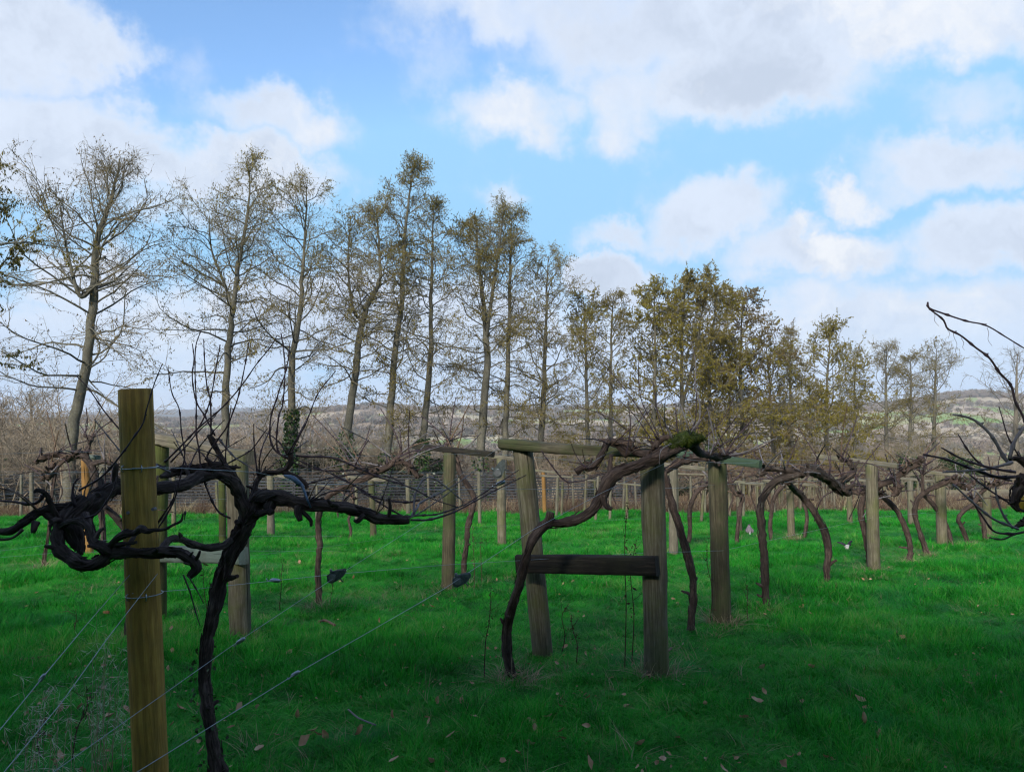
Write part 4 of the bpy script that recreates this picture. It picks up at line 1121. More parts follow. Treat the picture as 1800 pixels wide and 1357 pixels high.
vine('spindly vine stem at the far left beneath the twisted loop', [(76, 1000, 4.5), (80, 970, 4), (86, 930, 3.5), (90, 880, 3.5), (98, 830, 4), (110, 812, 5), (130, 800, 6)], seed=48, ncanes=7, arms=[[(120, 804, 6), (100, 798, 6), (75, 806, 7), (62, 812, 6)], [(96, 812, 5), (90, 825, 8), (86, 835, 11), (76, 840, 6)]], up=80, shag=14)
vine('vine hooked over the orange new post with a bent dead spur', [(186, 985, 6), (182, 945, 6), (178, 905, 7), (172, 865, 8), (166, 835, 8), (156, 812, 8), (140, 800, 8), (115, 810, 7)], seed=49, ncanes=5, mat='vine', arms=[[(154, 808, 6), (152, 795, 6), (157, 780, 5), (160, 770, 4), (148, 766, 3)], [(160, 815, 6), (185, 812, 5), (205, 818, 4)]], up=60)
vine('thin crooked vine stem right of the thick pale post', [(613, 952, 3.6), (617, 935, 3.4), (613, 915, 3.2), (618, 895, 3), (622, 878, 3)], seed=50, ncanes=2, shag=4)

# --- the vine reaching in from the right edge
WOOD = .5
vrg = np.array([2.62, 3.55, 0]); vrg[2] = ground_z(vrg[0], vrg[1])
v0 = empty('grape_vine', vrg, 'blurred dark vine head reaching in at the right edge with long bare canes', 'vine')
D = 3.5
mb = MB()
base = [(1935, 1420, D, 22), (1930, 1250, D, 18), (1925, 1100, D, 18), (1915, 980, D, 18), (1890, 900, D, 18), (1850, 862, D, 18), (1815, 845, D, 17), (1790, 842, D, 15)]
wood(mb, base, 18, seed=61, stubs=6)
wood(mb, [(1830, 850, D, 12), (1810, 820, D, 12), (1790, 806, D, 10), (1772, 808, D, 6)], 14, seed=62, stubs=6, rough=.4)
wood(mb, [(1800, 845, D, 17), (1788, 862, D, 19), (1783, 885, D, 12), (1790, 898, D, 6)], 16, seed=63, rough=.5, stubs=8)
wood(mb, [(1850, 880, D, 12), (1825, 905, D, 11), (1800, 918, D, 10), (1784, 926, D, 7)], 14, seed=64, rough=.4, stubs=5)
obj('trunk', mb, M['vine'], v0)
for pts, mt, r in [
    (C(D, (1845, 830), (1815, 770), (1798, 731), (1785, 706), (1777, 677), (1757, 655), (1739, 629), (1715, 611), (1689, 590), (1666, 578), (1658, 562), (1633, 542), (1631, 531)), 'cane', 3.2),
    (C(D, (1634, 543), (1697, 564), (1733, 572), (1769, 593), (1800, 612), (1850, 640)), 'cane', 2.0),
    (C(D - .1, (1772, 812), (1764, 802), (1743, 766), (1715, 740), (1690, 731), (1675, 729)), 'cane_grey', 4.0),
    (C(D - .1, (1775, 806), (1777, 797), (1785, 773), (1800, 752), (1820, 735)), 'cane_grey', 4.2),
    (C(D - .1, (1785, 838), (1756, 839), (1713, 826), (1665, 808), (1623, 799)), 'cane', 3.8),
    (C(D - .15, (1785, 830), (1743, 823), (1694, 808), (1655, 787)), 'cane', 3.2),
    (C(D - .12, (1780, 812), (1762, 818), (1730, 825), (1697, 828), (1657, 830)), 'cane_grey', 3.2),
    (C(D, (1740, 824), (1723, 815), (1704, 795), (1684, 763)), 'cane', 2.4),
    (C(D, (1815, 905), (1800, 899), (1743, 864), (1704, 834)), 'cane', 2.6),
    (C(D - .1, (1790, 930), (1785, 928), (1746, 912), (1710, 883), (1675, 851)), 'cane_grey', 3.0),
    (C(D - .1, (1815, 932), (1800, 935), (1782, 938), (1749, 935), (1730, 912), (1710, 883)), 'cane', 2.8),
    (C(D - .1, (1784, 938), (1762, 948), (1739, 945)), 'cane', 2.2),
    (C(D, (1780, 928), (1762, 902), (1752, 873), (1750, 855)), 'cane_grey', 3.0),
    (C(D, (1800, 880), (1770, 878), (1740, 872)), 'cane', 2.0),
    (C(D, (1790, 800), (1772, 768), (1762, 735), (1756, 715)), 'cane', 1.8),
    (C(D + .1, (1778, 845), (1740, 838), (1716, 836)), 'cane', 2.0)]:
    cane(v0, pts, mt, r, r * .6, .085)
mb = MB(); rs = np.random.default_rng(2)
for (x, y) in ((1641, 548), (1663, 570), (1676, 584), (1690, 594), (1735, 576), (1782, 602)):
    w = P(x, y, D); t = np.linspace(0, 1, 14); L = rs.uniform(.05, .10)
    p = w + np.stack([np.sin(t * 7 + x) * .012 * t + t * .015, np.cos(t * 6 + x) * .012 * t, -t * L], -1)
    mb.tubes(p, np.linspace(.0011, .0006, 14), 4)
tag(obj('tendrils', mb, M['cane_tan'], v0), kind='stuff')
obj('tag', MB().box((-.012, -.002, -.035), (.012, .002, .035), Matrix.Translation(P(1795, 886, D))), M['tagm'], v0)

# --- vines of the far rows, copies of three
def far_vines():
    r = np.random.default_rng(17); protos = []
    for i in range(4):
        e = empty('grape_vine', (0, -60 - i, 0), 'bare brown vine among the crowded stakes of the far rows', 'vine', 'vines of the far rows')
        loc = np.array(e.location)
        mb = MB(); q = np.random.default_rng(100 + i)
        bow = q.normal(0, .22)
        st = spline([(0, 0, -.1), (bow * .5, .03, .35), (bow, -.02, .75), (bow * .6 + .05, .02, 1.1), (0, 0, 1.32)], 6)
        mb.tubes(st + loc, np.linspace(.026, .018, len(st)), 8, True, .2, .1, 12, i)
        can = MB()
        for s in (-1, 1):
            arm = spline([(0, 0, 1.30), (s * .3, q.normal(0, .05), 1.38), (s * .7, q.normal(0, .08), 1.33), (s * 1.05, q.normal(0, .1), 1.28)], 6)
            # arms follow the wires, so they lie along the row
            arm = np.stack([arm[:, 0] * .634 - arm[:, 1] * .773, arm[:, 0] * .773 + arm[:, 1] * .634, arm[:, 2]], -1)
            mb.tubes(arm + loc, np.linspace(.024, .012, len(arm)), 7, True, .35, .1, 20, i + s)
            for k in range(16):
                b = arm[q.integers(3, len(arm))]; L = q.uniform(.25, .8)
                d = np.array([q.normal(0, .7), q.normal(0, .7), q.uniform(-.7, 1.0)]); d /= np.linalg.norm(d)
                can.tubes(spline([b, b + d * L * .5 + [0, 0, .05], b + d * L + [0, 0, -.12]], 4) + loc, np.linspace(.006, .0035, 9), 4)
        obj('trunk', mb, M['vine_far'], e)
        tag(obj('canes', can, M['cane_tan'], e), kind='stuff')
        protos.append(e)
    used = [False] * 4; n = 0
    for (x, y, row) in FAR[::2]:
        if n >= 80: break
        p = np.array([x, y, 0]) + ROW * r.uniform(.8, 1.7)
        i = r.integers(4)
        o = protos[i] if not used[i] else copy_tree(protos[i]); used[i] = True
        o.location = (p[0], p[1], float(ground_z(p[0], p[1]))); o.rotation_euler = (0, 0, r.normal(0, .12) + (math.pi if r.random() < .5 else 0)); s = r.uniform(.9, 1.08); o.scale = (s, s, s)
        n += 1
far_vines()

# ------------------------------------------------------------------ wires
def wire(label, pts, r=.0017, mat='wire', group=None, sag=0.0, name='trellis_wire'):
    p = np.asarray(pts, float)
    if sag:
        q = []
        for a, b in zip(p[:-1], p[1:]):
            t = np.linspace(0, 1, 9)[:-1, None]; w = a * (1 - t) + b * t; w[:, 2] -= (4 * t * (1 - t))[:, 0] * sag; q.append(w)
        p = np.vstack(q + [p[-1:]])
    mb = MB(); mb.tubes(p, np.full(len(p), r * .64), 6)
    o = obj(name, mb, M[mat], origin=tuple(p[0])); tag(o, label, 'wire', group)
    return o

d0 = 2.88
# along the near row
row1 = [WIRE_TOP[k] for k in ('post_a', 'post_b', 'post_c', 'post_d')]
def at_post(g, top, t): return g + (top - g) * t
lowpts = [P(232, 1043, d0), P(345, 1035, 3.5), P(590, 1009, 4.6), P(780, 993, 5.3), P(1130, 972, 6.4)] + [at_post(*row1[0], .46) + np.array([0, -.1, 0])] + [at_post(g, t, .50) for g, t in row1[1:]]
wire('taut bright low wire running from the foremost round post along the near row', lowpts, .0019)
wire('taut wire at mid height from the foremost round post over the vine arms', [P(232, 823, d0), P(300, 822, 2.95), P(450, 830, 3.6), P(545, 852, 3.9), P(640, 850, 4.4), P(760, 860, 5.0), P(950, 860, 5.8), P(1200, 858, 6.9)] + [at_post(g, t, .86) for g, t in row1], .0019)
def offs(k, t, s): return [at_post(g, top, t) + ACR * s for g, top in k]
fr = [(gr, tr)]
wire('wire on the left ends of the near row crossbars', [P(885, 778, gl[1])] + offs(row1, 1.03, -.5), .0016, 'wire', sag=.03)
wire('wire on the right ends of the near row crossbars', [P(1172, 800, gr[1])] + offs(row1, 1.01, .4), .0016, 'wire', sag=.03)
wire('wire along the near row just under the crossbars', [at_post(gr, tr, .97)] + offs(row1, .95, -.12), .0016, 'wire_old', sag=.02)
# slanting stays
wire('long slanting stay from the H-shaped end frame down past the round post', [P(1168, 815, gr[1] - .2), P(1060, 865, 5.0), P(935, 932, 4.3), P(780, 1035, 3.6), P(520, 1184, 2.85), P(240, 1357, 2.3), P(60, 1462, 2.05)], .0019)
wire('slanting stay with a ratchet, ending in the grass below the round post', [P(1168, 700 + 190, 5.2), P(905, 850, 5.2), P(742, 918, 4.6), P(590, 1014, 3.9), P(420, 1126, 3.3), P(100, 1352, 2.5), P(0, 1425, 2.3)][1:], .0018)
wire('upper of two stays slanting from the round post to the lower left corner', [P(228, 1010, 2.88), P(150, 1100, 2.62), P(75, 1190, 2.4), P(0, 1282, 2.22), P(-90, 1390, 2.0)], .0018)
wire('lower of two stays slanting from the round post to the lower left corner', [P(277, 1008, 2.86), P(190, 1120, 2.62), P(110, 1232, 2.42), P(0, 1365, 2.2), P(-60, 1440, 2.1)], .0018)
wire('bright stay rising over the left end of the split top beam', [P(890, 779, gl[1]), P(858, 800, gl[1] + .2), P(800, 842, gl[1] + .4), P(700, 912, gl[1] + .6)], .0018)
# second row
row2 = [WIRE_TOP[k] for k in ('post_e', 'post_f', 'post_g', 'post_h')]
for t, s, lab in ((1.03, -.55, 'wire on the left ends of the second row crossbars'), (1.01, .55, 'wire on the right ends of the second row crossbars'), (.86, 0, 'wire along the second row below the crossbars'), (.45, 0, 'low wire along the second row')):
    first = at_post(g2r, t2r, min(t, 1.0)) if s >= 0 else at_post(g2l, t2l, min(t, 1.0))
    wire(lab, [first] + offs(row2, t, s), .0016, 'wire' if t > .9 else 'wire_old', sag=.02)
row3 = [WIRE_TOP[k] for k in ('post_j', 'post_i', 'post_t')]
for t, s, w_ in ((1.02, -.5, 'left crossbar'), (1.02, .5, 'right crossbar'), (.85, 0.0, 'upper middle'), (.6, 0.0, 'lower middle')):
    wire(w_ + ' wire of the third row of posts', [at_post(*WIRE_TOP['post_m'], t if t < 1 else 1.0)] + [at_post(*WIRE_TOP['post_l'], t if t < 1 else 1)] + offs(row3, t, s), .0018, 'wire_old', group='wires of the third row', sag=.03)
# the left edge: wires of the row beyond, running out of the picture
for k, (y0, y1) in enumerate(((838, 822), (866, 850), (882, 876), (974, 966), (966, 940), (790, 796))):
    wire(('fourth', 'third', 'second', 'lowest', 'second lowest', 'topmost')[k] + (' from the top' if k in (0, 1, 2) else '') + ' of six thin wires crossing the left edge behind the twisted vine', [P(-60, y0 + 8, 8.5), P(110, (y0 + y1) / 2, 9.5), P(330, y1, 11), P(600, y1 + 2, 13)], .0019, 'wire', group='wires at the left edge', sag=.01)
for k in range(16):
    r_ = np.random.default_rng(k)
    row = 4 + k // 3; h = (1.42, 1.15, .75)[k % 3]
    org = np.array([-.79, 9.7, 0.0]) + np.array([-2.75, 2.25, 0.0]) * (row - 1)
    pp = []
    for s in np.arange(-6, 40, 3.0):
        q = org + ROW * s
        if 15 < q[1] < 46: pp.append((q[0], q[1], float(ground_z(q[0], q[1])) + h + r_.normal(0, .03)))
    if len(pp) > 2: wire('faint wire strung through the crowded far rows', pp, .0030, 'wire', group='wires of the far rows')

# ------------------------------------------------------------------ fittings on the wires
def strainer(px, py, d, ang, label):
    c = P(px, py, d); e = empty('wire_strainer', c, label, 'strainer')
    s = d / F
    mb = MB()
    ca, sa = math.cos(ang), math.sin(ang)
    ax = np.array([ca, 0, sa]); up = np.array([-sa, 0, ca]); yv = np.array([0, 1.0, 0])
    for o in (-5, 5):                       # cast cheeks
        pr = np.array([(-18, -4), (-12, -9), (0, -9), (10, -7), (18, -2), (18, 3), (8, 7), (-4, 9), (-14, 7)], float) * s
        ring0 = c + pr[:, :1] * ax + pr[:, 1:] * up + yv * o * s * .9; ring1 = ring0 + yv * 2.0 * s
        n = len(pr); a = mb.verts(ring0); b = mb.verts(ring1); ce = mb.verts([ring0.mean(0), ring1.mean(0)])
        j = np.arange(n); jn = (j + 1) % n
        mb.quads(np.stack([a + j, a + jn, b + jn, b + j], -1)); mb.tris(np.stack([np.full(n, ce), a + jn, a + j], -1)); mb.tris(np.stack([np.full(n, ce + 1), b + j, b + jn], -1))
    obj('body', mb, M['steel'], e, smooth=False)
    mb = MB(); q = c + ax * (-7 * s); mb.tubes(np.array([q - yv * 7 * s, q + yv * 9 * s]), np.array([6 * s, 6 * s]), 14); obj('drum', mb, M['wire_old'], e)
    mb = MB()
    th = np.linspace(0, 6 * math.pi, 60)
    mb.tubes(q + yv * np.linspace(-4, 5, 60)[:, None] * s + (np.cos(th)[:, None] * ax + np.sin(th)[:, None] * up) * 7.2 * s, np.full(60, .9 * s), 5); obj('wire_coil', mb, M['wire'], e)
    mb = MB(); mb.tubes(np.array([c + up * 6 * s - ax * 6 * s, c + up * 14 * s - ax * 4 * s]), np.array([3 * s, 2.2 * s]), 8); obj('ratchet_lug', mb, M['steel'], e)
    mb = MB(); mb.tubes(np.array([c - up * 6 * s + ax * 3 * s, c - up * 16 * s + ax * 6 * s]), np.array([1.2 * s, 1.0 * s]), 6); obj('pawl', mb, M['steel'], e)
strainer(591, 1011, 3.9, .45, 'grey cast wire strainer beside the thin upright knotted vine stem')
strainer(811, 1018, 3.72, .45, 'grey cast wire strainer at the foot of the slim dark post')
strainer(878, 825, 5.3, 1.1, 'small dark strainer hanging by the leaning frame leg')
def joiner(px, py, d, ang, label):
    c = P(px, py, d); s = d / F; ax = np.array([math.cos(ang), 0, math.sin(ang)])
    e = empty('wire_joiner', c, label, 'wire joiner')
    mb = MB(); t = np.array([-9, -7, -3, 3, 7, 9.0]); mb.tubes(c + t[:, None] * s * ax, np.array([1.5, 3.6, 4.3, 4.3, 3.6, 1.5]) * s * .85, 10); obj('body', mb, M['wire'], e)
    mb = MB(); mb.tubes(np.array([c - ax * 8 * s, c - ax * 13 * s + [0, 0, -3 * s], c - ax * 16 * s + [0, 0, 2 * s]]), np.full(3, 1.0 * s), 6); obj('wire_tail', mb, M['wire'], e)
joiner(519, 1184, 2.85, .55, 'oval grey wire joiner low on the long stay, right of the vine trunk')
joiner(484, 1020, 4.1, -.1, 'bluish wire joiner on the low wire, between frame leg and thin vine')
joiner(423, 1126, 3.3, .6, 'small dark wire joiner at the foot of the second frame leg')
joiner(74, 1191, 2.4, .9, 'bluish wire joiner on the upper stay near the left edge')
joiner(880, 849, 5.4, .4, 'blue plastic clip on the wire by the leaning frame leg')
# ------------------------------------------------------------------ trees
def perp(d, r):
    a = r.normal(size=d.shape); a -= (a * d).sum(-1, keepdims=True) * d
    return a / (np.linalg.norm(a, axis=-1, keepdims=True) + 1e-9)

def grow(start, d0, L, k, r, wig, lift):
    """n bent polylines: start (n,3), direction (n,3), length (n,)"""
    n = len(start); p = [start]; d = d0 / (np.linalg.norm(d0, axis=1, keepdims=True) + 1e-9)
    st = (L / (k - 1))[:, None]
    for i in range(k - 1):
        d = d + r.normal(0, wig, (n, 3)); d[:, 2] += lift[:, None][:, 0] if np.ndim(lift) else lift
        d /= np.linalg.norm(d, axis=1, keepdims=True); p.append(p[-1] + d * st)
    return np.stack(p, 1)

def along(Pl, f):
    """points and tangents at fraction f (n,m) of polylines (n,k,3)"""
    n, k, _ = Pl.shape
    t = np.clip(f * (k - 1), 0, k - 1.001); i = t.astype(int); w = (t - i)[..., None]
    I = np.arange(n)[:, None]
    a = Pl[I, i]; b = Pl[I, i + 1]
    return a * (1 - w) + b * w, (b - a) / (np.linalg.norm(b - a, axis=-1, keepdims=True) + 1e-9)

def tree(name, label, trunk, r0, cb, W, seed, mats=('alder_bark', 'alder_twig', 'catkin'), nprim=44, leaf=1.0, shape='alder', group=None,
         ivy=0.0, forks=(), base=None, twr=.0065, nsec=8, ntw=7, leaf_len=.085, cat='tree', el=(-4.0, 48.0)):
    """trunk: world polyline (foot to tip); cb: fraction of the height where the crown starts; W: half width of the crown in metres"""
    r = np.random.default_rng(seed)
    base = np.asarray(trunk[0], float)
    e = empty(name, base, label, cat, group)
    tp = spline(np.asarray(trunk, float), 6)
    H = tp[-1, 2] - tp[0, 2]
    t = np.linspace(0, 1, len(tp))
    tr = r0 * (1 - t) ** .85 + .018; tr[:2] *= 1.18
    tp[2:-2] += r.normal(0, .02, (len(tp) - 4, 3)) * [1, 1, 0]
    low = tp.copy(); low[0, 2] -= .3
    mb = MB(); mb.tubes(low, tr, 12, True, .06, .05, 3.0, seed)
    stems = [(tp, tr, 1.0)]
    for (f0, pts) in forks:
        i = int(f0 * (len(tp) - 1)); q = spline(np.vstack([tp[i], pts]), 6)
        rr = np.linspace(tr[i] * .7, .018, len(q)); mb.tubes(q, rr, 9, True, .05, .04, 3.0, seed + 3); stems.append((q, rr, 1.0 - f0))
    # limbs
    S, Dv, L, R0 = [], [], [], []
    ga = r.random() * 6.28
    for si, (sp, sr, frac) in enumerate(stems):
        m = int(nprim * (1 if si == 0 else frac * .75))
        for k in range(m):
            f = (cb if si == 0 else .12) + (1 - (cb if si == 0 else .12)) * ((k + r.random()) / m) ** (.92 if shape != 'round' else 1.1) * (.985 if shape != 'round' else .93)
            i = min(len(sp) - 2, int(f * (len(sp) - 1))); w = f * (len(sp) - 1) - i
            c = sp[i] * (1 - w) + sp[i + 1] * w
            h = (c[2] - base[2]) / H; u = np.clip((h - cb) / (1 - cb), 0, 1)
            ga += 2.4 + r.normal(0, .5)
            elv = math.radians(el[0] + (el[1] - el[0]) * u ** .8 + r.normal(0, 9))
            if shape == 'alder': prof = min(1, .55 + 1.6 * u) * (1 - u) ** .62 + .10
            elif shape == 'round': prof = (max(0.0, 1 - (2 * u - .75) ** 2 * .55)) ** .8 * (1.0 - .5 * max(0.0, (u - .6) / .4))
            else: prof = (1 - u) ** .8 + .12
            ln = W * prof * r.uniform(.65, 1.12)
            S.append(c); Dv.append((math.cos(ga) * math.cos(elv), math.sin(ga) * math.cos(elv), math.sin(elv))); L.append(ln); R0.append(min(sr[i] * .45, .007 + .0085 * ln))
    S = np.array(S); Dv = np.array(Dv); L = np.array(L); R0 = np.array(R0)
    pr = grow(S, Dv, L * 1.18, 9, r, .19, .012)
    f = np.linspace(0, 1, 9)
    mb.tubes(pr, R0[:, None] * (1 - f)[None] ** .8 + .006, 5, False)
    tko = obj('trunk', mb, M[mats[0]], e)
    # boughs and twigs
    n = len(pr); m = nsec
    fr = .12 + .86 * (np.arange(m)[None] + r.random((n, m))) / m
    c, tg = along(pr, fr); c = c.reshape(-1, 3); tg = tg.reshape(-1, 3)
    sd = perp(tg, r); sd[:, 2] *= .6
    d = tg * .75 + sd * .8
    sl = (np.repeat(L, m) * (.46 * (1 - .5 * fr.ravel())) + .28) * r.uniform(.55, 1.25, n * m)
    sec = grow(c, d, sl, 6, r, .22, .03)
    tw = MB(); f6 = np.linspace(0, 1, 6)
    tw.tubes(sec, (np.clip(.004 + .006 * sl, 0, .014))[:, None] * (1 - f6)[None] + twr * .8, 3, False)
    m2 = ntw
    fr2 = .15 + .84 * (np.arange(m2)[None] + r.random((len(sec), m2))) / m2
    c2, t2 = along(sec, fr2); c2 = c2.reshape(-1, 3); t2 = t2.reshape(-1, 3)
    s2 = perp(t2, r)
    tl = r.uniform(.16, .50, len(c2)) * (W / 2.2) ** .3
    ter = grow(c2, t2 * .7 + s2 * .8 + np.array([0, 0, -.05]), tl, 3, r, .25, -.02)
    tw.tubes(ter, np.broadcast_to(np.linspace(twr, twr * .45, 3), (len(ter), 3)), 3, False)
    cro = obj('crown', tw, M[mats[1]], e)
    # hanging catkins, cones and last leaves
    nl = leaf * (6.6 if leaf < 1.8 else 9.0)
    cnt = r.poisson(nl, len(ter)) if leaf > 0 else np.zeros(len(ter), int)
    clump = vnoise(c2 * .8 + seed)                      # thick and thin clumps through the crown
    keepf = np.clip((clump - .12) * 1.7, .3, 1.2)
    cnt = np.minimum((cnt * keepf + r.random(len(cnt))).astype(int), 13 if leaf < 1.8 else 17)
    idx = np.repeat(np.arange(len(ter)), cnt)
    if len(idx):
        c3, _ = along(ter[idx], r.uniform(.2, 1.0, (len(idx), 1))); c3 = c3[:, 0]
        dd = r.normal(0, .45, (len(idx), 3)); dd[:, 2] -= 1.0
        lf = MB(); lf.leaves(c3, dd, r.normal(size=(len(idx), 3)), leaf_len * r.uniform(.55, 1.3, len(idx)), leaf_len * .34 * r.uniform(.7, 1.4, len(idx)))
        obj('catkins', lf, M[mats[2]], cro, tuple(e.location))
    if ivy:
        iv = MB(); ni = int(1500 * ivy)
        hh = r.random(ni) ** 1.3 * min(.34, .12 + .13 * ivy); i = np.clip((hh * (len(tp) - 1)), 0, len(tp) - 2); k = i.astype(int); w = (i - k)[:, None]
        c = tp[k] * (1 - w) + tp[k + 1] * w
        a = r.random(ni) * 6.283; o = np.stack([np.cos(a), np.sin(a), np.zeros(ni)], -1)
        c = c + o * (tr[k][:, None] * (1.0 + .9 * r.random((ni, 1)) ** 2))
        iv.leaves(c, o * .5 + r.normal(0, .4, (ni, 3)) + np.array([0, 0, -.5]), r.normal(size=(ni, 3)), .13 * r.uniform(.6, 1.3, ni), .11)
        obj('ivy', iv, M['ivy'], tko, tuple(e.location))
    return e

def row_depth(px): return 56.7 / (1.384 - (px - 900) / F)
def px_trunk(pts, d, yoff=0.0):
    """trunk drawn by pixels at depth d; the first point is dropped to the ground"""
    r = np.random.default_rng(int(pts[0][0]))
    w = [P(x, y, d + yoff) for x, y in pts]
    out = []
    w[-1][2] -= .45 * d / 30
    for i, p in enumerate(w):
        q = p.copy(); q[1] += r.normal(0, .15) if 0 < i else 0; out.append(q)
    x, y = out[0][0], out[0][1]
    out[0][2] = float(ground_z(x, y))
    return out

GR = 'row of alders at the edge of the vineyard'
# trunk pixels, radius px, crown start, half width px, leaf amount, look, label
ALDERS = [
 ([(118, 896), (130, 760), (150, 640), (165, 500), (180, 420), (196, 345), (212, 258)], 12, .26, 165, .55, 'catkin_rust', 'round', 0, 46, 'widest thinly leaved alder on the left, spreading round crown', [(.52, [(140, 520), (118, 440), (105, 360)])]),
 ([(392, 890), (396, 760), (401, 640), (406, 560), (416, 470), (430, 390), (438, 265)], 8.5, .27, 108, 1.0, 'catkin', 'alder', 0, 46, 'second alder from the left, slightly crooked with a forked upper crown', [(.55, [(395, 500), (372, 440), (368, 380)])]),
 ([(505, 887), (509, 770), (516, 640), (525, 560), (536, 460), (540, 305)], 9, .27, 104, 1.0, 'catkin', 'alder', 1.2, 44, 'third alder from the left, its foot thick with ivy', []),
 ([(597, 884), (606, 780), (621, 680), (630, 600), (645, 540), (668, 498), (664, 430), (660, 345)], 9, .27, 88, 1.1, 'catkin', 'alder', .4, 44, 'alder with an elbow bend halfway up its trunk', [(.5, [(620, 540), (612, 470), (615, 400)])]),
 ([(672, 882), (681, 780), (692, 650), (706, 530), (714, 400), (728, 272)], 9, .25, 82, 1.25, 'catkin', 'alder', .4, 50, 'tallest pointed alder, straight grey trunk left of centre', []),
 ([(736, 880), (744, 770), (756, 630), (758, 500), (762, 345)], 8.5, .24, 82, 1.4, 'catkin', 'alder', 1.0, 46, 'ivy footed alder touching the tallest one on its right', []),
 ([(841, 877), (846, 770), (856, 640), (852, 560), (843, 470), (836, 372)], 9.5, .25, 92, 1.4, 'catkin', 'alder', .2, 46, 'thick trunked alder forking into two tops near the middle', [(.5, [(868, 500), (878, 430), (888, 352)])]),
 ([(884, 876), (888, 770), (894, 620), (897, 480), (900, 355)], 7, .25, 70, 1.4, 'catkin', 'alder', 0, 42, 'slender alder rising straight behind the leaning frame leg', []),
 ([(948, 874), (951, 770), (958, 620), (964, 430)], 8, .22, 88, 1.6, 'catkin', 'alder', .2, 46, 'golden brown alder just right of the leaning frame leg', []),
 ([(1034, 872), (1032, 770), (1030, 640), (1027, 500)], 5.5, .18, 60, 1.6, 'catkin_gold', 'alder', .8, 38, 'short yellowish alder between the frame legs, ivy at its foot', []),
 ([(1072, 870), (1074, 760), (1074, 640), (1078, 495)], 5.5, .2, 64, 1.1, 'catkin', 'alder', .5, 40, 'pale thin alder above the left of the mossy vine', []),
 ([(1148, 868), (1150, 760), (1152, 620), (1150, 482)], 6, .18, 74, 2.4, 'catkin_gold', 'alder', 0, 44, 'dark trunked alder directly above the right frame leg', []),
 ([(1202, 867), (1200, 760), (1197, 620), (1205, 472)], 6.5, .18, 76, 2.5, 'catkin', 'alder', .4, 44, 'highest alder of the dense clump right of centre', [(.45, [(1222, 620), (1232, 560), (1240, 500)])]),
 ([(1246, 866), (1248, 760), (1246, 640), (1262, 492)], 6, .16, 80, 2.6, 'catkin_gold', 'alder', 1.2, 44, 'bushy alder with an ivy clad trunk in the dense clump', []),
 ([(1305, 864), (1302, 760), (1300, 640), (1306, 505)], 6, .14, 90, 2.9, 'catkin_rust', 'alder', 0, 46, 'rust brown broad alder on the right of the dense clump', []),
 ([(1362, 862), (1358, 780), (1352, 700), (1348, 580)], 5, .08, 84, 3.2, 'catkin_gold', 'round', 0, 44, 'low olive gold alder sloping down from the dense clump', []),
 ([(1392, 862), (1391, 760), (1390, 660), (1391, 560)], 4, .2, 42, 1.0, 'catkin', 'alder', 0, 34, 'thin pale alder poking above the olive gold ones', []),
 ([(1425, 861), (1424, 790), (1422, 730), (1420, 650)], 4, .06, 66, 2.6, 'catkin_gold', 'round', 0, 34, 'low bushy golden alder left of the cone shaped one', []),
 ([(1278, 865), (1280, 790), (1282, 700), (1280, 590)], 4.5, .06, 78, 2.4, 'catkin_gold', 'alder', 0, 36, 'golden alder filling the gap in the dense clump', []),
 ([(1452, 860), (1453, 780), (1455, 680), (1458, 565)], 5.5, .06, 84, 2.8, 'catkin_gold', 'alder', .8, 46, 'cone shaped golden alder standing by itself right of the clump', []),
 ([(1504, 860), (1503, 780), (1502, 700), (1503, 598)], 3.5, .14, 44, 1.5, 'catkin_gold', 'alder', 0, 34, 'narrow alder right beside the cone shaped golden one', []),
 ([(1556, 860), (1556, 780), (1557, 690), (1559, 585)], 5, .2, 56, 1.0, 'catkin', 'alder', 0, 40, 'first of three slim pointed alders on the right', []),
 ([(1602, 859), (1602, 780), (1601, 700), (1601, 608)], 4.5, .2, 48, 1.0, 'catkin', 'alder', 0, 36, 'middle of three slim pointed alders on the right', []),
 ([(1640, 859), (1641, 780), (1643, 690), (1646, 592)], 5.5, .16, 66, 1.2, 'catkin', 'alder', 0, 44, 'last and widest of three slim pointed alders on the right', []),
]
for i, (pts, rp, cb, wp, lf, mt, shp, ivy, npr, lab, forks) in enumerate(ALDERS):
    d = row_depth(pts[0][0]); 
    tr = px_trunk(pts, d)
    fk = [(f0, np.array([P(x, y, d + (.5 if i % 2 else -.5)) for x, y in q])) for f0, q in forks]
    far = d > 44
    bark = 'alder_bark'
    tree('alder_tree', lab, tr, .86 * rp * d / F, cb, (1.1 if i == 0 else 1.42 if d < 44 else 1.5) * wp * d / F, 200 + i, (bark, 'alder_twig', mt), npr, lf, shp, GR, ivy, fk, nsec=10 if not far else 8, ntw=7 if not far else 6, leaf_len=.085 if not far else (.122 if lf >= 1.8 else .10), twr=.0045 if not far else .0062)

# the crown hanging in at the left edge
d = 15.0
g = np.array([-11.5, d, 0]); g[2] = ground_z(g[0], g[1])
tree('alder_tree', 'near alder just outside the left edge, its twigs with long catkins hanging in', [g, g + [.1, 0, 3], g + [0, .1, 5.5], g + [.2, 0, 7.6]], .14, .42, 2.4, 300, ('alder_bark', 'alder_twig', 'catkin'), 28, 2.6, 'round', GR, nsec=9, ntw=8, leaf_len=.08, twr=.0034)

